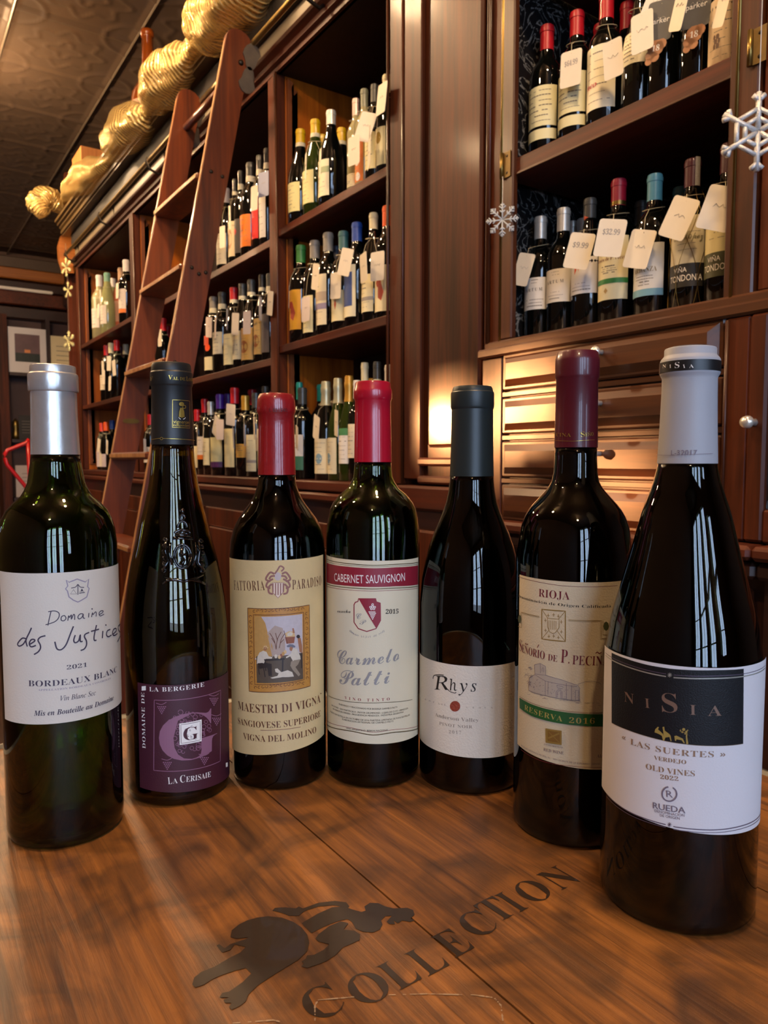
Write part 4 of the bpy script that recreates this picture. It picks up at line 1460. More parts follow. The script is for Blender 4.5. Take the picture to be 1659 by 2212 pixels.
# ---------------------------------------------------------------- price tags hanging from the bottle necks
TAGS = {   # px centre x, y, width mm, height mm, swing about the vertical (deg), lean in its own plane (deg), colour
    'pt': [(660, 360, 8, -62, 12, 'w'), (691, 352, 8, -60, 12, 'w'), (764, 325, 44, 5, 4, 'w'), (789, 274, 46, 25, 22, 'w'), (797, 332, 40, -66, 2, 'w'), (824, 213, 46, -20, 8, 'w')],
    'pm': [(624, 645, 40, -70, 0, 'w'), (660, 668, 44, 0, 2, 'p'), (681, 598, 44, -20, 16, 'w'), (725, 617, 44, 5, 6, 'w'), (746, 566, 50, 10, 18, 'w'), (785, 578, 40, -35, 0, 'w'), (815, 575, 50, 10, 4, 'w')],
    'pb': [(641, 945, 40, -50, 12, 'w'), (683, 924, 50, -25, 18, 'w'), (726, 914, 44, -52, 8, 'w')],
    'lt': [(480, 512, 30, 0, 8, 'w'), (496, 470, 34, -40, 18, 'w'), (549, 428, 40, 0, 8, 'w'), (569, 398, 55, 15, 4, 'v')],
    'lm': [(345, 730, 40, 0, 4, 'w'), (451, 707, 44, 5, 10, 'p'), (465, 708, 34, -40, 4, 'p'), (490, 690, 30, -45, 14, 'v'), (508, 700, 44, 5, 10, 'w'), (533, 697, 42, 5, 6, 'p'), (562, 667, 36, -40, 14, 'v'), (583, 655, 44, -15, 14, 'w')],
    'lb': [(313, 965, 40, -10, 6, 'v'), (426, 940, 30, -50, 4, 'w'), (439, 942, 34, -50, 6, 'w'), (466, 921, 40, 0, 28, 'w'), (475, 928, 44, 10, 2, 'p'), (498, 896, 50, 15, 8, 'w'), (504, 946, 30, -48, 4, 'v'), (528, 940, 30, -48, 2, 'v'), (549, 925, 40, -50, 4, 'w'), (556, 950, 40, -45, 2, 'w')],
    'ft': [(205, 657, 46, 0, 4, 'w'), (217, 642, 40, -15, 8, 'w'), (212, 672, 40, 0, 0, 'w'), (253, 628, 50, 0, 6, 'w')],
    'fm': [(222, 795, 44, 0, 8, 'w'), (235, 785, 60, 10, 4, 'w'), (246, 795, 44, 5, 0, 'w'), (224, 815, 36, 0, 4, 'w'), (237, 828, 36, 0, 0, 'w')],
    'fb': [(213, 962, 56, 5, 12, 'w'), (231, 966, 44, -10, 10, 'w'), (217, 993, 46, 0, 4, 'w')],
    'ru': [(1233, 148, 44, 20, 2, 'w'), (1324, 127, 38, 14, -4, 'w'), (1387, 69, 40, 14, -3, 'w'), (1421, 10, 46, 40, 22, 'w'), (1425, 45, 46, 20, 6, 'g'), (1468, 16, 34, -20, 24, 'w'), (1505, 12, 46, 20, 4, 'g'), (1562, 5, 34, -30, 24, 'w')],
    'rl': [(1130, 582, 42, 14, 17, 'w'), (1251, 542, 50, 26, 14, 'w'), (1318, 514, 50, 34, 10, 'w'), (1381, 538, 50, 10, 16, 'w'), (1466, 471, 50, 10, 26, 'w'), (1553, 450, 52, 26, 20, 'w')]}
TAGM = {'w': plain('white_price_card', 'e6dcc8', 0.6, noise=0.03), 'p': plain('pinkish_white_card', 'd9cbc4', 0.6, noise=0.03),
        'v': plain('bluish_card', '9ea3b8', 0.6, noise=0.03), 'g': plain('grey_booklet_card', '54524f', 0.5, noise=0.1)}
PRICE = {('ru', 0): '$64.99', ('rl', 2): '$32.99', ('rl', 1): '$9.99'}
for key, items in TAGS.items():
    for n, (tx, ty, wmm, sw, lean, colr) in enumerate(items):
        # nearest bottle in the row carries it
        cand = [b for b in BOT[key] if abs(b[4] - XF[key[0]]) < 0.02] or BOT[key]
        px, root, cap_c, ordn, bx_, by_, s, kind = min(cand, key=lambda b: abs(b[0] - tx - 6))
        rr = (0.037 if kind in ('bordeaux', 'flute') else 0.0435) * s
        rz = math.radians(sw * (0.38 if sw < 0 and key[0] in 'plf' else 0.9))
        xo = bx_ - rr - 0.006 - 0.024 * abs(math.sin(rz)) - 0.01 * abs(math.sin(math.radians(lean))) - (n % 3) * 0.013
        p = onx(tx, ty, xo)
        hgt = {'l': 0.080, 'f': 0.084, 'p': 0.075, 'r': 0.068}[key[0]]
        ww = (0.056 if key[0] in 'lf' else 0.054 if key[0] == 'p' else max(wmm, 36) / 1000)
        name = 'hanging_price_tag'
        tn = sorted(it[0] for it in items).index(tx)
        t = thing(name, '%s price tag hung on a bottle neck, %s tag from left, %s' % ({'w': 'white', 'p': 'pinkish', 'v': 'bluish', 'g': 'grey'}[colr], ORD[tn], ROWNAME[key]),
                  'price tag', p, 'tags on the ' + ROWNAME[key])
        M = Matrix.Rotation(rz, 4, 'Z') @ Matrix.Rotation(math.radians(lean), 4, 'X') @ Matrix.Rotation(math.radians(rnd.uniform(-3, 3)), 4, 'Y')
        bm = bmesh.new()
        pts_ = []
        for (cy_, cz_, a0) in ((ww / 2, hgt / 2, 0), (-ww / 2, hgt / 2, 90), (-ww / 2, -hgt / 2, 180), (ww / 2, -hgt / 2, 270)):
            for k in range(3):
                a = math.radians(a0 + 45 * k)
                rr_ = 0.005
                pts_.append(Vector((0, cy_ - math.copysign(rr_, cy_) + rr_ * math.cos(a), cz_ - math.copysign(rr_, cz_) + rr_ * math.sin(a))))
        extrude_poly(bm, pts_, (1, 0, 0), 0.0006)
        bmesh.ops.transform(bm, verts=bm.verts, matrix=M)
        card = obj('card', bm, TAGM[colr], t)
        # faint handwriting
        if (key, n) in PRICE:
            vs, fs, wd = flat_text(PRICE[(key, n)], 'italic')
            bm = bmesh.new()
            V = [bm.verts.new(M @ Vector((-0.0003, -(x / wd - 0.5) * ww * 0.62, 0.006 + y * 0.010))) for x, y in vs]
            for f in fs:
                try:
                    bm.faces.new([V[i] for i in f])
                except ValueError:
                    pass
            obj('handwriting', bm, plain('pencil_grey', '8d8a88', 0.6), card)
        elif key[0] in 'pr' or n % 2:
            bm = bmesh.new()
            P = [M @ Vector((-0.0004, 0.010 - 0.0035 * k, 0.004 + 0.003 * math.sin(k * 2.3 + n))) for k in range(7)]
            tube(bm, P, 0.0004, 3)
            obj('handwriting', bm, plain('faint_pencil', 'a8a094', 0.6), card)
        if colr == 'g' and key == 'ru':
            vs, fs, wd = flat_text('18', 'serif')
            dm = plain('tan_grape_disc', 'a8744c', 0.5, noise=0.2, nscale=90)
            bm = bmesh.new()
            for (cy_, cz_, q) in ((0, -0.045, .014), (-.009, -0.040, .009), (.008, -0.055, .009), (0.0, -0.060, .008), (.010, -.066, .006)):
                extrude_poly(bm, [M @ Vector((-0.0005, cy_ + q * math.cos(2 * math.pi * k / 10), cz_ + q * math.sin(2 * math.pi * k / 10))) for k in range(10)], (-1, 0, 0), 0.0008)
            ds = obj('seal_disc', bm, dm, t)
            bm = bmesh.new()
            V = [bm.verts.new(M @ Vector((-0.0016, -(x / wd - 0.5) * 0.013, -0.050 + y * 0.010))) for x, y in vs]
            for f in fs:
                try:
                    bm.faces.new([V[i] for i in f])
                except ValueError:
                    pass
            obj('lettering', bm, plain('white_lettering', 'ece6d8', 0.5), ds)
            bm = bmesh.new()
            vs, fs, wd = flat_text('parker', 'sans')
            V = [bm.verts.new(M @ Vector((-0.0006, -(x / wd - 0.5) * 0.034, -0.004 + y * 0.009))) for x, y in vs]
            for f in fs:
                try:
                    bm.faces.new([V[i] for i in f])
                except ValueError:
                    pass
            obj('lettering', bm, plain('white_lettering', 'ece6d8', 0.5), card)
        # string: from the punched hole up and round the neck
        hole = M @ Vector((0, 0, hgt / 2 - 0.006))
        neck = Vector((bx_, by_, SHZ[key])) - Vector(p)
        nz = neck.z + 0.232 * s
        nr = 0.0215 * s
        bm = bmesh.new()
        a0 = math.atan2((hole - neck).y, (hole - neck).x)
        loop = [Vector((neck.x + (nr + 0.004 * math.cos(q)) * math.cos(q + a0), neck.y + (nr + 0.004 * math.cos(q)) * math.sin(q + a0), nz - 0.006 * math.cos(q))) for q in [2 * math.pi * k / 14 for k in range(14)]]
        tube(bm, loop, 0.0007, 4, closed=True)
        mid = hole.lerp(loop[0], 0.5) + Vector((-0.004, 0, 0.006))
        tube(bm, [hole, mid, loop[0]], 0.0007, 4)
        obj('string', bm, STRINGM, t, True)

# ---------------------------------------------------------------- snowflake ornaments
ACR = plain('clear_acrylic', 'd6dde0', 0.08, spec=1.0, coat=0.8, alpha=0.8)
GLIT = plain('silver_glitter', 'd8d8d4', 0.3, noise=0.5, nscale=900, bump=1.0, bscale=700, metal=0.5)
GOLDG = plain('gold_glitter', 'f0e0a4', 0.3, noise=0.5, nscale=500, bump=1.0, bscale=400, metal=0.6)


def flake(name, label, px, py, xw, R, arms, mat, yaw, top, ring=False, tilt=0.0, pos=None):
    p = Vector(pos) if pos is not None else onx(px, py, xw)
    t = thing(name, label, 'ornament', p, None)
    M = Matrix.Rotation(yaw, 4, 'Z') @ Matrix.Rotation(tilt, 4, 'X')
    bm = bmesh.new()

    def bar(a, b, r):
        tube(bm, [M @ Vector((0, a[0], a[1])), M @ Vector((0, b[0], b[1]))], r, 6)
    for k in range(arms):
        th = math.pi / 2 + 2 * math.pi * k / arms
        u = (math.cos(th), math.sin(th))
        bar((0, 0), (u[0] * R, u[1] * R), R * (0.075 if ring or mat == GOLDG else 0.05))
        for f, ln in ((0.45, 0.22), (0.68, 0.28), (0.86, 0.16)) if not ring else ((0.80, 0.20),):
            for s_ in (1, -1):
                an = th + s_ * math.radians(48)
                bar((u[0] * R * f, u[1] * R * f), (u[0] * R * f + math.cos(an) * R * ln, u[1] * R * f + math.sin(an) * R * ln), R * (0.07 if ring or mat == GOLDG else 0.045))
        if not ring:
            bmesh.ops.create_icosphere(bm, subdivisions=1, radius=R * 0.07, matrix=M @ Matrix.Translation((0, u[0] * R, u[1] * R)))
    if ring:
        for q in (0.36, 0.60):
            for k in range(arms):
                a1, a2 = math.pi / 2 + 2 * math.pi * k / arms, math.pi / 2 + 2 * math.pi * (k + 1) / arms
                bar((math.cos(a1) * R * q, math.sin(a1) * R * q), (math.cos(a2) * R * q, math.sin(a2) * R * q), R * 0.065)
    obj('arms', bm, mat, t, True)
    bm = tube(bmesh.new(), [M @ Vector((0, 0, R)), Vector((0, 0, top))], 0.0007, 4)
    obj('hanging_thread', bm, plain('silver_thread', 'c8c4bc', 0.3, metal=0.6), t)
    return t


flake('hanging_snowflake', 'small clear eight-armed snowflake hanging from the left hinge of the drawer cabinet', 1085, 475, 1.095, 0.033, 8, ACR, math.radians(35), 0.088)
flake('hanging_snowflake', 'large silver glitter snowflake hanging at the right edge of the photo', 1637, 285, 1.06, 0.055, 6, GLIT, math.radians(48), 0.26, True)
for (a, b_, R_, col, lab, tp) in ((143, 577, 0.062, GOLDG, 'topmost glittering snowflake of the string beside the far cabinet end', 0.16),
                                  (147, 627, 0.055, GOLDG, 'middle gold glitter star of the string beside the far cabinet end', 0.14),
                                  (149, 737, 0.066, GOLDG, 'lowest glittering snowflake of the string beside the far cabinet end', 0.34)):
    flake('hanging_snowflake', lab, a, b_, 1.10, R_, 6 if R_ != .055 else 5, col, math.radians(20), tp, pos=onx(a, b_, 1.10) if False else ony(a, b_, 5.47))
# ---------------------------------------------------------------- the round table with the branded plank top
TCX, TCY, TR = 0.19, 0.34, 0.385
tab = thing('barrel_table', 'round wooden barrel table with branded plank top and iron hoop', 'table', (TCX, TCY, 0))
TW = wood('worn_oak_top', '44240d', 'a0652a', 'y', rough=0.5, scale=4.2, coat=0.2, coatr=0.35, bump=0.8, dark='35200f', patch=0.8)
seams = [-TR, 0.008 - TCX - 0.0, 0.2295 - TCX, 0.415 - TCX, TR]
seams = [-0.385, -0.20, 0.0395, 0.225, 0.385]
for a, b in zip(seams, seams[1:]):
    xa, xb = max(a, -TR + 0.004) + 0.0006, min(b, TR - 0.004) - 0.0006
    n = 16
    up, dn = [], []
    for k in range(n + 1):
        x = xa + (xb - xa) * k / n
        y = math.sqrt(max(1e-8, (TR - 0.003) ** 2 - x * x))
        up.append((x, y))
        dn.append((x, -y))
    out = [Vector((x, y, TZ - 0.028)) for x, y in dn + up[::-1]]
    bm = bmesh.new()
    extrude_poly(bm, out, (0, 0, 1), 0.028)
    # a slow lengthwise tilt of the joint edges
    obj('plank', bm, TW, tab)
hoop = plain('grey_iron_hoop', '6f6d68', 0.4, noise=0.2, metal=0.8)
obj('rim_hoop', lathe(bmesh.new(), [(TR - 0.002, TZ - 0.05), (TR + 0.002, TZ - 0.05), (TR + 0.002, TZ + 0.003), (TR - 0.002, TZ + 0.003), (TR - 0.002, TZ - 0.05)], 96), hoop, tab, True)
NST = 24
for k in range(NST):
    a0, a1 = 2 * math.pi * k / NST + 0.004, 2 * math.pi * (k + 1) / NST - 0.004
    bm = bmesh.new()
    rings = []
    for z, r in ((0.0, 0.30), (0.2, 0.335), (0.40, 0.35), (0.6, 0.335), (TZ - 0.0285, 0.30)):
        rings.append([bm.verts.new((q * math.cos(a), q * math.sin(a), z)) for a, q in ((a0, r), (a1, r), (a1, r - 0.02), (a0, r - 0.02))])
    for p_, q_ in zip(rings, rings[1:]):
        for i in range(4):
            bm.faces.new((p_[i], p_[(i + 1) % 4], q_[(i + 1) % 4], q_[i]))
    bm.faces.new(rings[0][::-1])
    bm.faces.new(rings[-1])
    obj('stave', bm, MAHOG_DK, tab)
for z, r in ((0.08, 0.318), (0.22, 0.342), (0.56, 0.344), (0.70, 0.320)):
    obj('barrel_hoop', lathe(bmesh.new(), [(r, z), (r + 0.003, z), (r + 0.002, z + 0.035), (r - 0.001, z + 0.035), (r, z)], 64), hoop, tab, True)
BRAND = plain('burnt_brand', '2a1a0e', 0.5, noise=0.25, nscale=300, coat=0.3)
TO = Vector((TCX, TCY, 0))


def on_table(pts, z):
    return [onz(350 + a / 1.659, 1750 + b / 1.659, z) - TO for a, b in pts]


lion = [
    [(395, 360), (405, 350), (440, 348), (480, 352), (490, 345), (505, 352), (560, 332), (620, 325), (660, 330), (672, 345), (665, 352), (620, 340), (560, 345), (510, 362), (490, 378), (455, 378), (430, 368)],
    [(500, 405), (560, 370), (610, 348), (650, 345), (680, 355), (715, 365), (730, 360), (725, 345), (745, 332), (775, 333), (800, 345), (830, 352), (880, 350), (900, 358), (905, 375), (890, 388), (905, 395), (890, 400), (860, 395),
     (845, 405), (830, 395), (835, 408), (815, 408), (805, 400), (815, 388), (825, 378), (800, 380), (785, 395), (790, 410), (780, 428), (755, 438), (720, 435), (695, 425), (680, 400), (665, 390), (640, 395), (610, 405), (575, 420), (535, 440)],
    [(560, 445), (600, 415), (640, 398), (668, 405), (650, 428), (690, 432), (710, 445), (708, 465), (680, 478), (650, 490), (620, 520), (590, 540), (560, 552), (520, 565), (500, 560), (508, 548), (500, 542), (515, 532), (520, 520), (545, 518), (580, 500), (600, 480), (560, 470), (550, 460)],
    [(340, 385), (380, 380), (430, 385), (470, 400), (500, 420), (520, 445), (528, 475), (520, 505), (490, 535), (440, 565), (400, 590), (370, 610), (340, 630), (310, 660), (300, 685), (280, 700), (250, 715), (240, 705), (250, 690), (225, 690), (220, 680), (240, 670),
     (205, 672), (215, 655), (240, 650), (255, 640), (290, 615), (320, 585), (300, 565), (260, 575), (215, 590), (180, 605), (150, 625), (120, 635), (108, 625), (115, 600), (140, 580), (190, 560), (240, 530), (280, 510), (300, 490), (260, 480), (245, 500), (215, 510),
     (195, 485), (205, 480), (225, 495), (245, 480), (300, 462), (310, 455), (270, 460), (245, 455), (250, 430), (275, 410), (305, 395)]]
bm = bmesh.new()
for i, pl_ in enumerate(lion):
    vs = [bm.verts.new(p) for p in on_table(pl_, TZ + 0.00025 + i * 0.00004)]
    f = bm.faces.new(vs)
    if f.normal.z < 0:
        f.normal_flip()
bmesh.ops.triangulate(bm, faces=bm.faces)
obj('branded_lion', bm, BRAND, tab, label='dark branded heraldic lion')
word = 'COLLECTION'
xs = [.158, .181, .199, .216, .235, .256, .273, .285, .303, .326]
ys = [.286, .282, .282, .282, .285, .290, .294, .294, .295, .296]
for ch, x, y in zip(word, xs, ys):
    vs, fs, wd = flat_text(ch, 'serif')
    hh = 0.0205
    wdt = {'C': .017, 'O': .0185, 'L': .0145, 'E': .0145, 'T': .0155, 'I': .0075, 'N': .0185}[ch]
    ang = 0.04 + (x - .158) * 0.5 if x < .3 else 0.06
    bm = bmesh.new()
    ca, sa = math.cos(ang * 0.6), math.sin(ang * 0.6)
    V = []
    for u, v in vs:
        a, b = (u / wd - 0.5) * wdt, (v - 0.5) * hh
        V.append(bm.verts.new(Vector((x + a * ca - b * sa, y + a * sa + b * ca, TZ + 0.0003)) - TO))
    for f in fs:
        try:
            bm.faces.new([V[i] for i in f])
        except ValueError:
            pass
    obj('branded_letter', bm, BRAND, tab)
# white scuffs left on the varnish
SC = plain('white_scuff', 'a58c74', 0.5, noise=0.3, nscale=400)
for P in ([(548, 760), (548, 700), (560, 680), (700, 668)], [(800, 662), (950, 658), (1120, 662), (1190, 672), (1215, 700), (1222, 760)], [(240, 764), (400, 752), (430, 760)]):
    Q = on_table(P, TZ + 0.0004)
    fine = []
    for a, b in zip(Q, Q[1:]):
        for k in range(12):
            fine.append(a.lerp(b, k / 12))
    bm = bmesh.new()
    rr_ = random.Random(3)
    for a, b in zip(fine, fine[1:]):
        if rr_.random() < 0.30:
            continue
        d = (b - a).normalized()
        nrm = Vector((-d.y, d.x, 0)) * rr_.uniform(0.0001, 0.00045)
        v = [bm.verts.new(q) for q in (a - nrm, b - nrm, b + nrm, a + nrm)]
        bm.faces.new(v)
    obj('scuff_mark', bm, SC, tab)

# ---------------------------------------------------------------- the seven bottles
FILM = 0.00012


def cam_to_world(X, Z):
    return X * CY + Z * SY, -X * SY + Z * CY


class Wine:
    def __init__(s, axis_px, yref, Z, R, label, group=None):
        v = ray(axis_px, yref)
        hx = v.x * SY + v.y * CY                       # forward component
        k = Z / hx
        s.c = Vector((v.x * k, v.y * k, TZ))
        s.Z = Z
        s.cos = Z / math.hypot(s.c.x, s.c.y)
        s.R = R
        s.F = Vector((-s.c.x, -s.c.y, 0)).normalized()
        s.Rt = Vector((-s.F.y, s.F.x, 0))
        s.root = thing('wine_bottle', label, 'bottle', s.c, group)
        s.prints = {}
        s.layer = 0

    def rz(s, ypx, hw):
        return (hw * s.Z * s.cos / F_PX, CAMZ - (ypx - HOR) * s.Z / F_PX - TZ)

    def prof(s, rows):
        return [s.rz(y, h) for y, h in rows]

    def pos(s, u, z, r):
        a = u / s.R
        return (s.F * math.cos(a) + s.Rt * math.sin(a)) * r + Vector((0, 0, z))

    def hit(s, x, y, R=None):
        """where the sight line through a photo point meets the label cylinder -> (arc length, height)"""
        R = R or s.R
        v = ray(x, y)
        d = Vector((v.x, v.y))
        n = d.length
        d /= n
        c = Vector((s.c.x, s.c.y))
        b = d.dot(c)
        disc = b * b - (c.dot(c) - R * R)
        t = b - math.sqrt(disc) if disc > 0 else b
        p = d * t
        q = Vector((p.x - c.x, p.y - c.y, 0))
        a = math.atan2(q.dot(s.Rt), q.dot(s.F))
        return a * s.R, CAMZ + v.z / n * t - TZ

    def label(s, tl, tr, br, bl, mat, extl=0.0, extr=0.0, name='front_label'):
        """paper sheet through four photo corners, continued round the sides by extl / extr degrees"""
        P = [s.hit(*q) for q in (tl, tr, br, bl)]
        u0 = (P[0][0] + P[3][0]) / 2
        u1 = (P[1][0] + P[2][0]) / 2
        e0, e1 = math.radians(extl) * s.R, math.radians(extr) * s.R
        nu = 70
        bm = bmesh.new()
        g = []
        for j in range(2):
            row_ = []
            for i in range(nu + 1):
                u = (u0 - e0) + (u1 - u0 + e0 + e1) * i / nu
                t = min(1, max(0, (u - u0) / (u1 - u0)))
                zt = P[0][1] + (P[1][1] - P[0][1]) * t
                zb = P[3][1] + (P[2][1] - P[3][1]) * t
                row_.append(bm.verts.new(s.pos(u, zb if j == 0 else zt, s.R + 0.00035)))
            g.append(row_)
        for i in range(nu):
            bm.faces.new((g[0][i], g[0][i + 1], g[1][i + 1], g[1][i]))
        bmesh.ops.recalc_face_normals(bm, faces=bm.faces)
        s.lab = obj(name, bm, mat, s.root, True)
        s.box = (u0, u1, P)
        return s.lab

    def _add(s, group, tris, mat):
        """tris: list of 2D polygons (u,z)"""
        s.prints.setdefault((group, mat.name), [mat, []])[1].append((s.layer, tris))
        s.layer += 1

    def poly(s, pts, mat, group='emblem', raw=False):
        q = pts if raw else [s.hit(*p) for p in pts]
        s._add(group, [q], mat)

    def line(s, pts, wpx, mat, group='ruled_line', closed=False, raw=False):
        q = pts if raw else [s.hit(*p) for p in pts]
        w_ = wpx * (s.Z - s.R) / F_PX / 2
        if closed:
            q = q + [q[0]]
        fine = []
        for a, b in zip(q, q[1:]):
            n = max(1, int(math.hypot(b[0] - a[0], b[1] - a[1]) / 0.0025))
            for k in range(n):
                fine.append((a[0] + (b[0] - a[0]) * k / n, a[1] + (b[1] - a[1]) * k / n))
        fine.append(q[-1])
        ns = []
        m = len(fine)
        for i in range(m):
            a, b = fine[max(0, i - 1)], fine[min(m - 1, i + 1)]
            if closed and i in (0, m - 1):
                a, b = fine[-2], fine[1]
            dx, dy = b[0] - a[0], b[1] - a[1]
            l = math.hypot(dx, dy) or 1
            ns.append((-dy / l * w_, dx / l * w_))
        T = []
        for i in range(m - 1):
            p0, p1, n0, n1 = fine[i], fine[i + 1], ns[i], ns[i + 1]
            T.append([(p0[0] - n0[0], p0[1] - n0[1]), (p1[0] - n1[0], p1[1] - n1[1]), (p1[0] + n1[0], p1[1] + n1[1]), (p0[0] + n0[0], p0[1] + n0[1])])
        s._add(group, T, mat)

    def curve(s, pts, wpx, mat, group='lettering'):
        """hand stroke: smooth curve through photo points"""
        q = [s.hit(*p) for p in pts]
        out = []
        n = len(q)
        for i in range(n - 1):
            p0, p1, p2, p3 = q[max(0, i - 1)], q[i], q[i + 1], q[min(n - 1, i + 2)]
            for k in range(5):
                t = k / 5
                out.append(tuple(0.5 * (2 * p1[j] + (p2[j] - p0[j]) * t + (2 * p0[j] - 5 * p1[j] + 4 * p2[j] - p3[j]) * t * t + (3 * p1[j] - p0[j] - 3 * p2[j] + p3[j]) * t ** 3) for j in (0, 1)))
        out.append(q[-1])
        s.line(out, wpx, mat, group, raw=True)

    def disc(s, x, y, rpx, mat, group='emblem', n=20, ry=None):
        s.poly([(x + rpx * math.cos(2 * math.pi * k / n), y + (ry or rpx) * math.sin(2 * math.pi * k / n)) for k in range(n)], mat, group)

    def ring(s, x, y, rpx, wpx, mat, group='emblem', n=24, a0=0, a1=360, ry=None):
        P = [(x + rpx * math.cos(math.radians(a0 + (a1 - a0) * k / n)), y + (ry or rpx) * math.sin(math.radians(a0 + (a1 - a0) * k / n))) for k in range(n + 1)]
        s.line(P, wpx, mat, group)

    def txt(s, t, x0, y0, x1, y1, cap, mat, style='serif', track=1.0, group='lettering', sag=0.0):
        """text with its baseline from (x0,y0) to (x1,y1) in the photo, capitals cap px tall"""
        vs, fs, wd = flat_text(t, style, track)
        a, b = s.hit(x0, y0), s.hit(x1, y1)
        dx, dy = b[0] - a[0], b[1] - a[1]
        L = math.hypot(dx, dy)
        ca, sa = dx / L, dy / L
        kx, ky = L / wd, cap * (s.Z - s.R) / F_PX
        P = []
        for x, y in vs:
            X, Y = x * kx, y * ky - sag * 4 * (x / wd) * (1 - x / wd) * (s.Z - s.R) / F_PX
            P.append((a[0] + X * ca - Y * sa, a[1] + X * sa + Y * ca))
        s._add(group, ('mesh', P, fs), mat)

    def finish(s):
        for (group, mn), (mat, items) in s.prints.items():
            bm = bmesh.new()
            for layer, T in items:
                b2 = bmesh.new()
                if T and T[0] == 'mesh':
                    V = [b2.verts.new((p[0], p[1], 0)) for p in T[1]]
                    for f in T[2]:
                        try:
                            b2.faces.new([V[i] for i in f])
                        except ValueError:
                            pass
                else:
                    for q in T:
                        V = [b2.verts.new((p[0], p[1], 0)) for p in q]
                        try:
                            b2.faces.new(V)
                        except ValueError:
                            pass
                if not b2.verts:
                    b2.free()
                    continue
                u0 = min(v.co.x for v in b2.verts)
                u1 = max(v.co.x for v in b2.verts)
                if u1 - u0 > 0.003:
                    for f in [f for f in b2.faces if len(f.verts) > 4]:
                        bmesh.ops.triangulate(b2, faces=[f])
                    k = math.floor(u0 / 0.002) + 1
                    while k * 0.002 < u1:
                        bmesh.ops.bisect_plane(b2, geom=list(b2.verts) + list(b2.edges) + list(b2.faces), plane_co=(k * 0.002, 0, 0), plane_no=(1, 0, 0))
                        k += 1
                r = s.R + 0.00035 + FILM + layer * 0.000004
                mp_ = {}
                for v in b2.verts:
                    mp_[v] = bm.verts.new(s.pos(v.co.x, v.co.y, r))
                for f in b2.faces:
                    try:
                        g = bm.faces.new([mp_[v] for v in f.verts])
                    except ValueError:
                        continue
                    g.normal_update()
                    c = g.calc_center_median()
                    if g.normal.dot(Vector((c.x, c.y, 0))) < 0:
                        g.normal_flip()
                b2.free()
            o = obj(group, bm, mat, getattr(s, 'print_parent', None) or s.lab)

    def body(s, glass_rows, glassmat, fill_y, winemat, foot=0.93, th=0.0028):
        """thick glass wall from the neck down plus the wine inside it"""
        pr = s.prof(glass_rows)                        # from the neck downwards
        outer = [(0, 0.012), (s.R * 0.55, 0.008), (s.R * 0.80, 0.0005), (s.R * foot, 0.0), (s.R * 0.985, 0.0025), (s.R, 0.007), (s.R, min(pr[-1][1], s.zmax))]
        outer = [p for p in outer]
        up = [p for p in pr[::-1] if p[1] > outer[-1][1] + 0.001]
        outer += up
        s.outer = outer
        top = outer[-1]
        inner = []
        for r, z in outer[6:][::-1]:
            inner.append((max(0.002, r - th), z))
        inner[0] = (top[0] - th, top[1])
        inner += [(s.R - th, 0.007), (s.R * 0.80, 0.0035), (s.R * 0.5, 0.0115), (0, 0.016)]
        bm = lathe(bmesh.new(), outer + inner, 96)
        s.glass = obj('glass_body', bm, glassmat, s.root, True)
        zf = CAMZ - (fill_y - HOR) * s.Z / F_PX - TZ
        wine = [(0, 0.0162), (s.R * 0.5, 0.0117), (s.R * 0.80, 0.0037), (s.R - th - 0.0001, 0.0072)]
        inn = [(r - 0.0001, z) for r, z in inner[:-4]][::-1]
        last = None
        for r, z in inn:
            if z <= 0.0075:
                continue
            if z < zf:
                wine.append((r, z))
                last = (r, z)
            else:
                t = (zf - last[1]) / (z - last[1]) if last else 0
                wine.append((last[0] + (r - last[0]) * t, zf))
                break
        else:
            zf = wine[-1][1]
        wine.append((0, zf))
        s.wine = obj('wine', lathe(bmesh.new(), wine, 64), winemat, s.root, True)

    def capsule(s, rows, mat, name='capsule'):
        pr = s.prof(rows)
        bm = lathe(bmesh.new(), [(0, pr[0][1])] + pr + [(pr[-1][0] - 0.0006, pr[-1][1])], 72)
        s.cap = obj(name, bm, mat, s.root, True, crease=28)
        return s.cap

    zmax = 0.5


def radius_fn(w_):
    pr = sorted(w_.outer, key=lambda p: p[1])

    def f(z):
        for (r0, z0), (r1, z1) in zip(pr, pr[1:]):
            if z0 <= z <= z1:
                return r0 + (r1 - r0) * (z - z0) / max(1e-9, z1 - z0)
        return pr[-1][0]
    return f


REDWINE = plain('red_wine', '0a0103', 0.2)
G_DK = glass('dark_green_glass', (0.035, 0.045, 0.025), 0.01)
G_GR = glass('bottle_green_glass', (0.13, 0.25, 0.035), 0.01)
G_GD = glass('deep_green_glass', (0.14, 0.27, 0.03), 0.01)
G_AM = glass('olive_glass', (0.30, 0.25, 0.03), 0.01)
WHITEWINE = glass('white_wine', (0.86, 0.82, 0.42), 0.0, 1.34)


def paper(name, col, rough=0.62, bump=0.25, bs=900, noise=0.03, **k):
    return plain(name, col, rough, noise=noise, nscale=40, bump=bump, bscale=bs, **k)


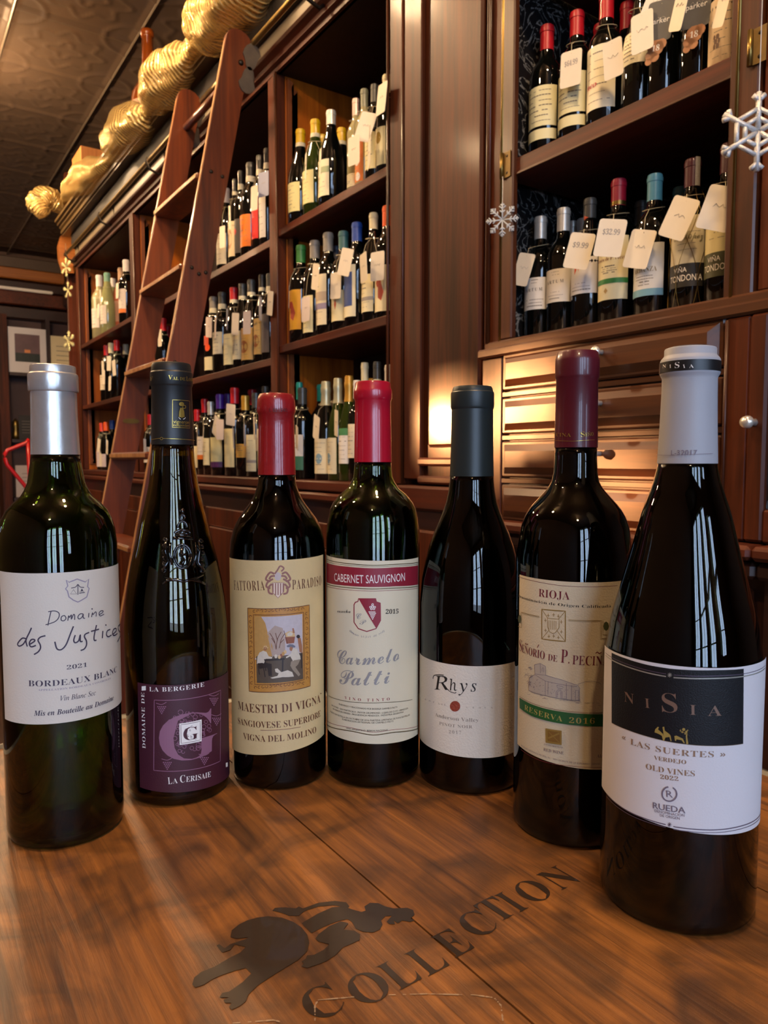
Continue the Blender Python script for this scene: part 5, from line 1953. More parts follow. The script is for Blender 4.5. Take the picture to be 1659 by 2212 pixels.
# ---- bottle 1: white Bordeaux in green glass
b1 = Wine(133, 1400, .494, .0372, 'green glass white wine bottle with silver capsule and pale label, nearest at left')
b1.body([(981, 53), (1000, 55.5), (1043, 63), (1060, 71), (1072, 79), (1085, 95), (1102, 111), (1120, 120.5), (1145, 128), (1175, 131)], G_GR, 1066, WHITEWINE)
b1.capsule([(793, 46), (794, 49), (797, 50), (809, 50.5), (812, 54), (816, 55), (845, 55), (848, 54), (850, 50.5), (900, 51), (982, 54)],
           plain('brushed_silver_foil', 'cfccc8', 0.30, noise=0.06, nscale=200, metal=0.7, bump=0.25, bscale=120))
b1.label((8, 1234.5), (262, 1215), (262, 1509.5), (12, 1552.5), paper('laid_cream_paper', 'cfc8bc', bump=0.12), 4, 10)
I1 = plain('violet_grey_ink', '3b3346', 0.6)
I1L = plain('light_violet_ink', '8f8698', 0.6)


def c1(a, b):
    return (a / 3.16, 1150 + b / 3.16)


sh = [(452, 325), (470, 340), (525, 318), (580, 338), (603, 318), (595, 370), (606, 382), (590, 440), (555, 462), (530, 475), (500, 462), (470, 440), (460, 400), (447, 385), (462, 365)]
b1.line([c1(*p) for p in sh], 2.4, I1L, 'crest', closed=True)
b1.line([c1(530, 355), c1(530, 425)], 1.6, I1, 'crest')
b1.curve([c1(485, 380), c1(515, 372), c1(530, 355), c1(545, 372), c1(572, 375)], 1.6, I1, 'crest')
b1.line([c1(480, 420), c1(500, 390), c1(522, 420)], 1.2, I1, 'crest', closed=True)
b1.line([c1(538, 415), c1(578, 410)], 1.4, I1, 'crest')
for k in range(3):
    b1.line([c1(545 + 12 * k, 412), c1(545 + 12 * k, 400)], 1.0, I1, 'crest')
b1.poly([c1(548, 400), c1(557, 382), c1(567, 400)], I1, 'crest')
strokes = [
    [(350, 535), (338, 585), (328, 635)], [(330, 541), (372, 535), (402, 550), (400, 582), (372, 610), (312, 630)],
    [(440, 565), (420, 575), (418, 598), (436, 602), (450, 585), (440, 566)],
    [(462, 602), (468, 568), (473, 580), (486, 562), (486, 592), (500, 560), (508, 566), (508, 596)],
    [(566, 556), (545, 556), (530, 575), (537, 590), (556, 580), (566, 558), (566, 582), (578, 586)],
    [(604, 550), (602, 580)], [(622, 578), (628, 548), (632, 560), (648, 542), (654, 552), (652, 574)],
    [(672, 562), (695, 548), (700, 536), (684, 536), (672, 552), (680, 570), (706, 558)],
    [(182, 725), (155, 722), (125, 758), (135, 775), (162, 762), (185, 725)], [(218, 650), (205, 680), (181, 735), (190, 778)],
    [(203, 765), (238, 742), (236, 730), (216, 732), (203, 758), (216, 780), (248, 770)],
    [(312, 704), (278, 714), (262, 735), (276, 765), (278, 790), (262, 815), (235, 832)],
    [(500, 640), (480, 690), (452, 762), (425, 795), (400, 800), (385, 785), (375, 745)],
    [(512, 700), (502, 735), (512, 752), (535, 738), (546, 698), (546, 742), (562, 742)],
    [(606, 682), (580, 694), (574, 712), (587, 740), (587, 770), (572, 795), (548, 805)],
    [(655, 632), (640, 700), (640, 735), (655, 735)], [(618, 675), (672, 660)],
    [(698, 672), (694, 722)], [(748, 662), (728, 672), (722, 698), (734, 712), (756, 700)],
    [(764, 696), (788, 672), (786, 656), (770, 662), (762, 690), (774, 704), (796, 690)],
    [(822, 622), (802, 640), (804, 668), (816, 692), (808, 722), (796, 745)]]
for i, st in enumerate(strokes):
    b1.curve([c1(*p) for p in st], 2.0 if i < 8 else 3.1, I1)
for p in ((625, 522), (718, 632)):
    b1.disc(*c1(*p), 1.6, I1, 'lettering', 8)
b1.txt('2021', *c1(455, 935), *c1(592, 915), 9.5, I1, 'serif')
b1.txt('BORDEAUX BLANC', *c1(198, 1048), *c1(792, 950), 13.5, I1, 'serif')
b1.txt('APPELLATION BORDEAUX CONTROLEE', *c1(262, 1080), *c1(752, 1000), 4.2, I1L, 'serif')
b1.txt('Vin Blanc Sec', *c1(412, 1148), *c1(650, 1108), 11, I1, 'italic')
b1.txt('Mis en Bouteille au Domaine', *c1(235, 1250), *c1(770, 1142), 12, I1, 'bolditalic')
b1.finish()

# ---- bottle 2: embossed dark bottle with plum label
b2 = Wine(386, 1600, .5545, .0378, 'dark embossed wine bottle with plum label and black gold-printed capsule')
b2.body([(955, 45.5), (975, 46), (1005, 48), (1046, 54), (1086, 63), (1127, 74), (1165, 82), (1213, 95), (1255, 103), (1292, 108.5), (1350, 112.5)], G_AM, 985, REDWINE)
BLK = plain('black_matte_capsule', '1b1b1a', 0.42, noise=0.1, nscale=150)
GOLD = plain('gold_foil_print', 'b79a4a', 0.3, metal=0.7)
b2.capsule([(788, 36), (789, 40), (794, 42.5), (806, 43.5), (809, 45.5), (834, 46), (837, 44.5), (839, 43.5), (900, 44.8), (961, 46.5)], BLK)
PLUM = paper('plum_paper', '421826', 0.5, bump=0.1)
b2.label((300.6, 1474), (490.5, 1450.6), (494, 1674), (300.6, 1699), PLUM, 0, 4)
MV = plain('plum_scroll_print', '8a5c74', 0.5)
WHT = plain('white_print', 'e8e4e0', 0.5)
b2.txt('LA BERGERIE', *c1(1022, 1083), *c1(1392, 1050), 10, WHT, 'serif', 1.15)
b2.poly([c1(970, 1050), c1(998, 1047), c1(998, 1077), c1(970, 1079)], WHT, 'lettering')
vs_ = 'DOMAINE DE'
a_, b_2 = b2.hit(*c1(997, 1475)), b2.hit(*c1(999, 1095))
vsx, fsx, wdx = flat_text(vs_, 'serif', 1.1)
ln_ = b_2[1] - a_[1]
ky_ = 9 * (b2.Z - b2.R) / F_PX
b2._add('lettering', ('mesh', [(a_[0] - y * ky_, a_[1] + x / wdx * ln_) for x, y in vsx], fsx), WHT)
fr4 = [c1(1055, 1143), c1(1503, 1076), c1(1500, 1560), c1(1052, 1622)]
b2.line(fr4, 1.6, MV, 'ornament_frame', closed=True)
# big initial
b2.txt('G', *c1(1085, 1560), *c1(1478, 1500), 108, MV, 'serif', group='ornament_initial')
rr_ = random.Random(5)
for k in range(64):
    th = rr_.uniform(0, 360)
    q = rr_.uniform(14, 46)
    x, y = 407 + q * math.cos(math.radians(th)), 1580 + q * 1.0 * math.sin(math.radians(th))
    b2.ring(x, y, rr_.uniform(2, 5.5), 1.1, MV, 'vine_scroll', 10, rr_.uniform(0, 360), rr_.uniform(400, 640))
for cx_, cy_, dx_, dy_ in ((350, 1530, 1, 1), (466, 1555, -1, 1), (362, 1650, 1, -1), (440, 1640, 1, -1), (460, 1512, 1, 1)):
    for i in range(5):
        for j in range(5 - i):
            b2.disc(cx_ - 8 + 4 * j + 2 * i, cy_ + 3.6 * i - 4, 1.6, MV, 'vine_scroll', 6)
    b2.curve([(cx_ - 12, cy_ - 12), (cx_, cy_ - 9), (cx_ + 10, cy_ - 14)], 1.5, MV, 'vine_scroll')
inn4 = [c1(1224, 1302), c1(1372, 1274), c1(1372, 1422), c1(1226, 1448)]
b2.poly(inn4, WHT, 'inner_square')
b2.line([c1(1234, 1310), c1(1363, 1286), c1(1363, 1414), c1(1236, 1437)], 1.0, PLUM, 'inner_square', closed=True)
b2.txt('G', *c1(1250, 1420), *c1(1350, 1404), 30, PLUM, 'serif', group='inner_square')
for k in range(14):
    b2.ring(410 + rr_.uniform(-12, 12), 1581 + rr_.uniform(-13, 13), rr_.uniform(1.2, 2.6), .7, PLUM, 'inner_square', 8, 0, 300)
b2.txt('L', *c1(1150, 1715), *c1(1178, 1712), 16, WHT)
b2.txt('A', *c1(1182, 1711), *c1(1214, 1707), 12, WHT)
b2.txt('C', *c1(1230, 1706), *c1(1264, 1700), 17, WHT)
b2.txt('ERISAIE', *c1(1268, 1700), *c1(1432, 1664), 12.5, WHT)
b2.poly([c1(1532, 1572), c1(1545, 1569), c1(1545, 1598), c1(1532, 1602)], WHT, 'lettering')
b2.finish()
rf = radius_fn(b2)
# printed capsule
Rl, lb_, pv = b2.R, b2.lab, {}


def capsule_print(w_, Rc, fn):
    """print on the capsule: same machinery on the capsule's own radius"""
    keep = (w_.R, w_.prints, w_.layer)
    w_.R, w_.prints, w_.layer = Rc, {}, 0
    w_.print_parent = w_.cap
    fn()
    w_.finish()
    w_.R, w_.prints, w_.layer = keep
    w_.print_parent = None


rc2 = b2.rz(820, 46)[0] + 0.0001


def c8(a, b):
    return (180 + a / 4.917, 700 + b / 4.917)


capsule_print(b2, rc2, lambda: (b2.txt('V', *c8(900, 588), *c8(945, 592), 9.5, GOLD), b2.txt('AL DE', *c8(950, 594), *c8(1080, 602), 7, GOLD),
                                b2.txt('L', *c8(1090, 604), *c8(1112, 606), 9.5, GOLD), b2.txt('OIRE', *c8(1115, 606), *c8(1162, 610), 7, GOLD),
                                b2.txt('F', *c8(718, 606), *c8(745, 602), 9, GOLD)))
rc2b = b2.rz(900, 45.6)[0] + 0.0003


def vign():
    b2.line([c8(948, 805), c8(1124, 818), c8(1126, 1105), c8(946, 1098)], 1.0, GOLD, 'emblem', closed=True)
    b2.disc(*c8(1040, 850), 5.2, GOLD, 'emblem', 14, 4.6)
    for k in range(3):
        b2.line([c8(1012, 842 + 12 * k), c8(1052, 844 + 12 * k)], 0.9, BLK, 'emblem')
    b2.ring(*c8(1068, 880), 3.4, 1.4, GOLD, 'emblem', 14)
    b2.poly([c8(1028, 890), c8(1055, 888), c8(1068, 930), c8(1072, 985), c8(1045, 995), c8(1012, 985), c8(1016, 930)], GOLD, 'emblem')
    b2.curve([c8(1010, 990), c8(1022, 1006), c8(1032, 1010)], 1.0, WHT, 'emblem')
    b2.curve([c8(1056, 1010), c8(1070, 1006), c8(1080, 992)], 1.0, WHT, 'emblem')
    b2.txt('vigneron', *c8(956, 1054), *c8(1116, 1062), 7.5, GOLD, 'sans')
    b2.txt('independant', *c8(954, 1085), *c8(1120, 1092), 5.5, GOLD, 'sans')
    b2.line([c8(728, 1228), c8(800, 1216), c8(820, 1215)], 1.1, GOLD, 'ruled_line')
    b2.line([c8(848, 1216), c8(1000, 1220), c8(1176, 1238)], 1.1, GOLD, 'ruled_line')
    b2.ring(*c8(834, 1216), 2.8, 1.0, GOLD, 'emblem', 12)


capsule_print(b2, rc2b, vign)


def on_glass(w_, x, y, extra=0.0):
    """point of the glass surface seen at photo (x,y)"""
    z = 0.15
    R = w_.R
    for _ in range(8):
        u, z = w_.hit(x, y, R)
        R = rf(z)
    a = u / w_.R
    return (w_.F * math.cos(a) + w_.Rt * math.sin(a)) * (R + extra) + Vector((0, 0, z))


def relief(groups):
    bm = bmesh.new()
    for pts, r in groups:
        tube(bm, [on_glass(b2, x, y, r * 0.3) for x, y in pts], r, 6)
    return bm


def circ(x, y, rx, ry, n=18, a0=0, a1=360):
    return [(x + rx * math.cos(math.radians(a0 + (a1 - a0) * k / n)), y + ry * math.sin(math.radians(a0 + (a1 - a0) * k / n))) for k in range(n + 1)]


gr = [(circ(394, 1202, 19, 26), .0009), (circ(394, 1202, 15, 21), .0006), ([(394, 1182), (390, 1200), (398, 1210), (392, 1222)], .0012), ([(386, 1196), (402, 1198)], .0008),
      (circ(394, 1152, 16, 7, a0=180, a1=360), .0011), (circ(394, 1140, 10, 14, a0=180, a1=360), .0009), ([(378, 1155), (410, 1157)], .0016), ([(372, 1162), (416, 1164)], .0012),
      (circ(394, 1118, 5, 6), .0009), ([(394, 1110), (394, 1098)], .0012), ([(389, 1103), (399, 1103)], .0009),
      ([(360, 1168), (356, 1190), (362, 1215), (352, 1235)], .0014), ([(368, 1172), (366, 1195), (372, 1220)], .0010), ([(426, 1170), (432, 1190), (428, 1215), (440, 1235)], .0014), ([(420, 1172), (424, 1198), (418, 1222)], .0010),
      ([(350, 1262), (362, 1253), (380, 1252), (396, 1256), (412, 1252), (432, 1256), (442, 1262)], .0011), ([(352, 1245), (372, 1252), (396, 1256), (420, 1250), (438, 1242)], .0009)]
for k in range(6):
    gr.append((circ(357 - 1.5 * k % 4, 1166 + 13 * k, 4, 3.2, 8), .0008))
    gr.append((circ(433 + 1.5 * k % 4, 1168 + 13 * k, 4, 3.2, 8), .0008))
for k in range(3):
    gr.append((circ(384 + 10 * k, 1150, 4, 4, 8), .0008))
EMB = plain('embossed_black_glass', '060605', 0.04, coat=1.0, coatr=0.02)
obj('embossed_crest', relief(gr), EMB, b2.glass, True)

# ---- bottle 3: Sangiovese with framed painting
b3 = Wine(602, 1400, .581, .0374, 'dark wine bottle with brick-red capsule and parchment label showing a framed painting')
b3.body([(1020, 40), (1040, 40.5), (1052, 43.5), (1064, 48), (1075, 53), (1088, 61), (1100, 70), (1120, 85), (1140, 95), (1165, 101.5), (1195, 103.5)], G_DK, 1030, REDWINE)
RED3 = plain('brick_red_wax', '8c1418', 0.34, noise=0.12, nscale=80, bump=0.5, bscale=160, coat=0.6, coatr=0.08)
b3.capsule([(852, 30), (853, 35), (857, 38), (866, 40.5), (880, 41.5), (889, 41.8), (895, 40), (898, 38.6), (925, 38.6), (1000, 40.2), (1025, 41)], RED3)
PARCH = paper('parchment_paper', 'cdb482', bump=0.1, noise=0.16)
b3.label((500, 1205.6), (697, 1197.5), (699, 1585.3), (501, 1609.7), PARCH)
BR = plain('brown_print', '5e3422', 0.55)
BRL = plain('pinkish_brown_print', '8e5f55', 0.55)


def c2(a, b):
    return (480 + a / 3.687, 1150 + b / 3.687)


b3.txt('FATTORIA', *c2(100, 457), *c2(342, 460), 22, BR, 'serif', 1.2)
b3.txt('PARADISO', *c2(556, 455), *c2(784, 418), 22, BR, 'serif', 1.2)
# crest: helmet, plume, mantling and striped shield
b3.poly([c2(*p) for p in ((398, 400), (492, 400), (490, 470), (445, 522), (402, 478))], plain('pale_crest', 'd9c3b0', 0.5), 'crest')
for k in range(5):
    x = 405 + 20 * k
    b3.line([c2(x, 405), c2(x, 478 + (20 if k in (1, 2, 3) else 0))], 2.4, BRL, 'crest')
b3.line([c2(*p) for p in ((398, 400), (492, 400), (490, 470), (445, 522), (402, 478))], 1.2, BRL, 'crest', closed=True)
b3.disc(*c2(443, 350), 7.5, plain('steel_print', 'b9aaa8', 0.5), 'crest', 14, 9)
b3.curve([c2(418, 330), c2(440, 300), c2(462, 268), c2(490, 285), (c2(470, 310))], 3.4, BRL, 'crest')
for sx in (-1, 1):
    for pts in ([(30, 330), (60, 318), (85, 345), (95, 375), (60, 390)], [(40, 370), (80, 395), (92, 430), (60, 445)], [(50, 410), (75, 440), (70, 480), (40, 490)], [(25, 345), (55, 350), (70, 372)]):
        b3.curve([c2(445 + sx * a, b) for a, b in pts], 4.2, BRL, 'crest')
# gilded frame and the picture in it
fo = [(207, 602), (690, 577), (698, 1222), (218, 1264)]
fi = [(250, 655), (645, 635), (650, 1172), (262, 1210)]
GF = plain('gilt_frame_print', 'b5803a', 0.45, noise=0.2, nscale=500)
b3.poly([c2(*p) for p in fo], GF, 'printed_frame')
b3.line([c2(*p) for p in fo], 1.6, BR, 'printed_frame', closed=True)
b3.line([c2(*p) for p in fi], 1.4, BR, 'printed_frame', closed=True)
for (p, q) in ((0, 1), (1, 2), (2, 3), (3, 0)):
    for k in range(1, 15):
        t = k / 15
        x = (fo[p][0] + (fo[q][0] - fo[p][0]) * t) * .5 + (fi[p][0] + (fi[q][0] - fi[p][0]) * t) * .5
        y = (fo[p][1] + (fo[q][1] - fo[p][1]) * t) * .5 + (fi[p][1] + (fi[q][1] - fi[p][1]) * t) * .5
        b3.ring(*c2(x, y), 2.6, 1.1, BR, 'printed_frame', 8, k * 60, k * 60 + 250)
PM = {k: plain('picture_' + k, v, 0.5, noise=0.12, nscale=400) for k, v in dict(sky='b9b0b4', gold='b58a4c', haze='a89488', ground='55483a', dark='2c2320', white='c9bfae', skin='9c6a4c', hay='c9a878', cart='8a5038', blue='6a6a78', trousers='8d7f6c').items()}


def pic(m, pts):
    b3.poly([c2(*p) for p in pts], PM[m], 'picture')


pic('sky', [(262, 668), (634, 648), (637, 1000), (266, 1010)])
pic('gold', [(262, 668), (310, 665), (345, 720), (370, 820), (400, 900), (410, 985), (266, 1000)])
pic('haze', [(360, 800), (420, 740), (480, 760), (500, 860), (500, 960), (400, 990)])
pic('ground', [(275, 985), (637, 955), (641, 1165), (280, 1196)])
for pts in ([(430, 930), (415, 860), (380, 800)], [(430, 930), (440, 850), (470, 790)], [(455, 920), (470, 850), (500, 800)], [(420, 880), (395, 840)], [(440, 860), (425, 800)], [(462, 880), (490, 850)]):
    b3.curve([c2(*p) for p in pts], 1.4, BR, 'picture')
pic('hay', [(500, 800), (530, 785), (570, 790), (580, 830), (505, 835)])
pic('white', [(515, 805), (540, 790), (560, 800), (555, 820), (520, 825)])
pic('cart', [(497, 832), (577, 828), (570, 880), (510, 885)])
b3.line([c2(490, 780), c2(520, 885)], 1.2, BR, 'picture')
b3.disc(*c2(562, 768), 2.0, PM['skin'], 'picture', 8)
pic('skin', [(556, 775), (570, 772), (575, 800), (560, 800)])
b3.disc(*c2(602, 828), 4.0, PM['dark'], 'picture', 10)
pic('skin', [(596, 840), (620, 838), (632, 900), (634, 960), (612, 950)])
# seated man at the left in a hat
b3.disc(*c2(345, 925), 3.6, PM['skin'], 'picture', 10, 4.4)
b3.poly([c2(*p) for p in ((325, 918), (370, 912), (368, 920), (326, 924))], PM['hay'], 'picture')
pic('hay', [(333, 902), (358, 900), (360, 915), (332, 917)])
pic('white', [(300, 955), (330, 940), (355, 950), (372, 985), (400, 990), (398, 1003), (350, 1005), (335, 1040), (280, 1045), (284, 990)])
pic('dark', [(285, 1040), (345, 1035), (395, 1045), (398, 1140), (372, 1142), (360, 1075), (300, 1085)])
b3.line([c2(290, 1060), c2(300, 1130)], 2, PM['dark'], 'picture')
b3.line([c2(330, 1065), c2(345, 1150)], 2, PM['dark'], 'picture')
# table, jugs and bread
pic('dark', [(335, 1008), (495, 998), (497, 1012), (340, 1022)])
b3.line([c2(345, 1018), c2(350, 1100)], 2.6, PM['dark'], 'picture')
b3.line([c2(482, 1010), c2(478, 1150)], 3.2, PM['dark'], 'picture')
for x, y, m in ((428, 985, 'white'), (470, 980, 'cart'), (455, 990, 'hay'), (500, 950, 'hay'), (485, 965, 'gold')):
    b3.disc(*c2(x, y), 3.2, PM[m], 'picture', 8, 4.4)
# seated man at the right
b3.disc(*c2(548, 925), 4.0, PM['skin'], 'picture', 10, 5.0)
pic('blue', [(512, 900), (535, 888), (560, 890), (580, 905), (575, 915), (515, 912)])
pic('white', [(560, 920), (590, 925), (618, 985), (620, 1010), (560, 1022), (540, 985), (510, 1000), (505, 990), (545, 965)])
pic('trousers', [(555, 1018), (618, 1008), (600, 1050), (580, 1070), (618, 1128), (605, 1145), (560, 1095), (540, 1060), (545, 1030)])
b3.line([c2(625, 960), c2(628, 1080)], 2.2, PM['dark'], 'picture')
# dog lying under the table
pic('white', [(420, 1085), (440, 1080), (470, 1110), (520, 1095), (555, 1110), (568, 1145), (520, 1150), (480, 1150), (400, 1162), (385, 1155), (440, 1140), (450, 1120), (425, 1110)])
b3.txt('MAESTRI DI VIGNA', *c2(135, 1405), *c2(775, 1350), 19.5, BR, 'serif')
b3.txt('SANGIOVESE SUPERIORE', *c2(135, 1520), *c2(776, 1462), 14.5, BR, 'serif')
b3.line([c2(308, 1572), c2(460, 1568), c2(622, 1546)], 1.0, BRL)
b3.txt('VIGNA DEL MOLINO', *c2(176, 1642), *c2(742, 1590), 14.5, BR, 'serif')
b3.disc(*c2(778, 1282), 1.2, BR, 'lettering', 8)
b3.finish()
capsule_print(b3, b3.rz(880, 41.8)[0] + 0.0003, lambda: b3.txt('L 021540', 582, 890, 620, 890, 8, plain('dark_red_ink', '4a0a10', 0.5), 'sans'))

# ---- bottle 4: Cabernet with crimson band
b4 = Wine(806, 1400, .584, .0370, 'dark wine bottle with crimson capsule and cream label under a crimson band')
b4.body([(994, 39.5), (1010, 40), (1030, 42), (1042, 47.5), (1055, 56), (1068, 72), (1085, 86), (1100, 93.5), (1120, 98), (1150, 100.5)], G_GD, 1014, REDWINE)
RED4 = plain('crimson_capsule', 'ab0a26', 0.32, noise=0.06, nscale=60, bump=0.15, bscale=90, coat=0.6, coatr=0.1)
b4.capsule([(827, 33), (828, 36.5), (832, 38), (840, 38.5), (844, 40.5), (850, 41), (862, 41), (866, 39.5), (869, 38.4), (900, 38.8), (998, 40.5)], RED4)
b4.label((707, 1198.8), (902, 1204), (902, 1584), (707, 1569), paper('cream_label_stock', 'd8cfb4', bump=0.08), 3, 0)
CR = plain('crimson_print', '8a1c30', 0.5)
GR4 = plain('grey_script_print', '8f8d8e', 0.5)
DGO = plain('dark_gold_line', '5c4a26', 0.35, metal=0.5)


def c4r(y0l, y0m, y0r):
    return [c2(836, y0l), c2(1000, (y0l + y0m) / 2 + 10), c2(1200, y0m), c2(1380, (y0m + y0r) / 2 + 4), c2(1556, y0r)]


up_, dn_ = c4r(240, 285, 262), c4r(395, 434, 414)
b4.poly(up_ + dn_[::-1], CR, 'title_band')
for (l, m, r, w_, mt) in ((212, 262, 238, 1.6, DGO), (228, 273, 252, .8, DGO), (408, 450, 428, 1.6, DGO), (425, 467, 443, .9, CR), (1488, 1590, 1538, .9, CR), (1520, 1612, 1560, 2.0, DGO)):
    b4.curve(c4r(l, m, r), w_, mt, 'ruled_line')
b4.line([c2(1549, 235), c2(1549, 1560)], 1.2, DGO)
b4.txt('CABERNET SAUVIGNON', *c2(897, 386), *c2(1452, 384), 18, WHT, 'sans')
sh4 = [(1088, 527), (1222, 527), (1228, 552), (1258, 562), (1260, 700), (1225, 765), (1152, 788), (1085, 765), (1052, 715), (1052, 575), (1062, 556), (1082, 550)]
b4.poly([c2(*p) for p in ((1088, 527), (1222, 527), (1228, 552), (1258, 562), (1260, 700), (1225, 762))], CR, 'crest')
b4.line([c2(*p) for p in sh4], 2.2, CR, 'crest', closed=True)
b4.txt('C', *c2(1070, 690), *c2(1112, 690), 14, GR4, 'script', group='crest')
b4.txt('P', *c2(1095, 732), *c2(1148, 735), 12, GR4, 'script', group='crest')
for i in range(6):
    for j in range(6 - i if i else 5):
        b4.disc(*c2(1198 + (j - (5 - i) / 2) * 11, 632 + i * 11.5), 1.35, WHT, 'crest', 7)
for a, b in ((0, 0), (-16, 6), (16, 6), (-10, 20), (10, 20), (0, -14)):
    b4.ring(*c2(1198 + a, 588 + b), 2.0, 1.5, WHT, 'crest', 8)
b4.txt('cosecha', *c2(922, 636), *c2(1026, 640), 8, INK, 'script')
b4.txt('2015', *c2(1300, 648), *c2(1400, 644), 10, INK, 'italic')
for k, ch in enumerate('ORIGEN LUJAN DE CUYO'):
    if ch == ' ':
        continue
    t = k / 19
    th = math.radians(148 - 116 * t)
    x, y = 1154 + 148 * math.cos(th), 738 + 100 * math.sin(th)
    b4.txt(ch, *c2(x - 5, y - 4 * math.cos(th) * 1.2), *c2(x + 6, y + 4 * -math.cos(th) * -1.2), 4.4, GR4, 'serif')
b4.txt('Carmelo', *c2(925, 1040), *c2(1408, 1015), 34, GR4, 'script')
b4.txt('Patti', *c2(940, 1202), *c2(1338, 1196), 36, GR4, 'script')
b4.txt('VINO TINTO', *c2(980, 1325), *c2(1332, 1335), 6.5, CR, 'serif', 2.0)
b4.curve([c2(852, 1298), c2(950, 1335), c2(1180, 1356), c2(1350, 1350), c2(1508, 1330)], 1.0, DGO, 'ruled_line')
for t, x0, y0, x1, y1 in (('ELABORADO Y FRACCIONADO POR BODEGA CARMELO PATTI', 935, 1370, 1390, 1396), ('INV B-71033 - SAN MARTIN 2614 - MAYOR DRUMMOND - LUJAN DE CUYO -MENDOZA', 878, 1380, 1475, 1404),
                          ('ENVASADO EN ORIGEN - PROCEDENCIA MENDOZA - INDUSTRIA ARGENTINA', 888, 1408, 1440, 1434), ('PUESTO EN BOTELLA EN OCTUBRE DE 2016 PARTIDA LIMITADA DE 9.016 BOTELLAS', 868, 1430, 1488, 1456),
                          ('ELABORACION ARTESANAL DE CARMELO PATTI', 960, 1490, 1360, 1508), ('VINO ARGENTINO. BEBIDA NACIONAL', 990, 1562, 1322, 1576)):
    b4.txt(t, *c2(x0, y0), *c2(x1, y1), 3.6, INK, 'sans')
b4.finish()

# ---- bottle 5: burgundy bottle with black capsule
b5 = Wine(1016, 1400, .575, .0398, 'dark sloping-shouldered bottle with plain black capsule and low white label')
b5.body([(1022, 47), (1040, 47.8), (1060, 50), (1084, 55), (1108, 63), (1130, 72), (1150, 81), (1180, 92), (1215, 101), (1250, 107.5), (1300, 111.5), (1350, 112.5)], G_DK, 1040, REDWINE)
b5.capsule([(837, 36), (838, 41), (842, 43), (848, 44), (850, 46), (855, 46.5), (880, 46.5), (884, 45.5), (886, 44.4), (930, 45), (1000, 46.6), (1028, 47.6)], plain('charcoal_capsule', '20292a', 0.40, noise=0.05))
b5.label((905, 1406), (1122, 1422.8), (1122, 1613.5), (905, 1585.8), paper('embossed_white_paper', 'd7cfc0', bump=0.35, bs=700), 2, 6)


def c3(a, b):
    return (890 + a / 3.253, 1180 + b / 3.253)


B5G = plain('warm_grey_print', '8d8478', 0.55)
b5.txt('R', *c3(160, 1005), *c3(262, 1008), 31, INK, 'italic')
b5.curve([c3(150, 930), c3(158, 908), c3(190, 903), c3(225, 905)], 2.0, INK)
b5.curve([c3(232, 975), c3(262, 1015), c3(300, 1030), c3(312, 1024)], 1.6, INK)
b5.txt('h', *c3(268, 1012), *c3(316, 1014), 24, INK, 'italic')
b5.txt('y', *c3(326, 1018), *c3(392, 1020), 28, INK, 'italic')
b5.txt('s', *c3(412, 1020), *c3(455, 1018), 27, INK, 'italic')
for ch, x, y in (('E', 95, 1080), ('S', 122, 1090), ('T', 150, 1100), ('A', 185, 1110), ('T', 208, 1115), ('E', 228, 1118), ('G', 382, 1136), ('R', 425, 1137), ('O', 468, 1138), ('W', 505, 1138), ('N', 552, 1138)):
    b5.txt(ch, *c3(x, y), *c3(x + 12, y + 1), 3.4, B5G, 'serif')
b5.disc(*c3(304, 1123), 11, plain('rust_red_dot', '8c3a26', 0.6, noise=0.3, nscale=900, bump=0.8, bscale=600), 'emblem', 28, 11.5)
b5.txt('Anderson Valley', *c3(165, 1192), *c3(468, 1232), 8.5, B5G, 'serif')
b5.txt('PINOT NOIR', *c3(195, 1252), *c3(424, 1278), 7, B5G, 'serif', 1.1)
b5.txt('2017', *c3(262, 1312), *c3(348, 1318), 7, B5G, 'serif', 1.3)
b5.finish()

# ---- bottle 6: Rioja
b6 = Wine(1237, 1350, .497, .0385, 'dark wine bottle with burgundy capsule and tall cream label crossed by a green band')
b6.body([(962, 45), (985, 45.8), (1020, 47.5), (1040, 51.5), (1052, 58), (1064, 68), (1078, 81), (1089, 91), (1100, 100), (1115, 109), (1137, 117), (1165, 121.5), (1200, 123.5)], G_DK, 980, REDWINE)
RED6 = plain('burgundy_capsule', '53101e', 0.36, noise=0.05, coat=0.3)
b6.capsule([(763, 37), (764, 42), (768, 44.5), (775, 45.5), (778, 47), (784, 47.6), (815, 47.6), (820, 46.8), (823, 45.2), (900, 46), (967, 47)], RED6)
b6.label((1121.5, 1240), (1334, 1255.3), (1340, 1655), (1127, 1613.4), paper('cream_laid_paper', 'cfc4a8', bump=0.3), 3, 18)
CL = plain('claret_print', '5c1628', 0.5)
OG = plain('old_gold_print', '8c7238', 0.45)
PEN = plain('pen_drawing_ink', '6e6878', 0.6)
b6.curve([c3(752, 210), c3(880, 248), c3(1050, 276), c3(1200, 284), c3(1440, 275)], .9, CL, 'ruled_line')
b6.txt('RIOJA', *c3(893, 352), *c3(1108, 376), 18, CL, 'serif')
b6.txt('Denominación de Origen Calificada', *c3(752, 355), *c3(1395, 428), 6.5, INK, 'serif')
cq = [(915, 442), (1078, 455), (1078, 668), (915, 650)]
b6.line([c3(*p) for p in cq], 2.4, OG, 'crest', closed=True)
b6.line([c3(915, 442), c3(1078, 668)], 1.2, OG, 'crest')
b6.line([c3(1078, 455), c3(915, 650)], 1.2, OG, 'crest')
for (x, y) in ((997, 480), (997, 630), (940, 520), (1050, 530), (940, 590), (1050, 600), (960, 485), (1030, 490), (965, 632), (1030, 640)):
    b6.line([c3(x - 9, y), c3(x + 9, y + 1)], 1.1, OG, 'crest')
    b6.line([c3(x, y - 12), c3(x, y + 12)], 1.1, OG, 'crest')
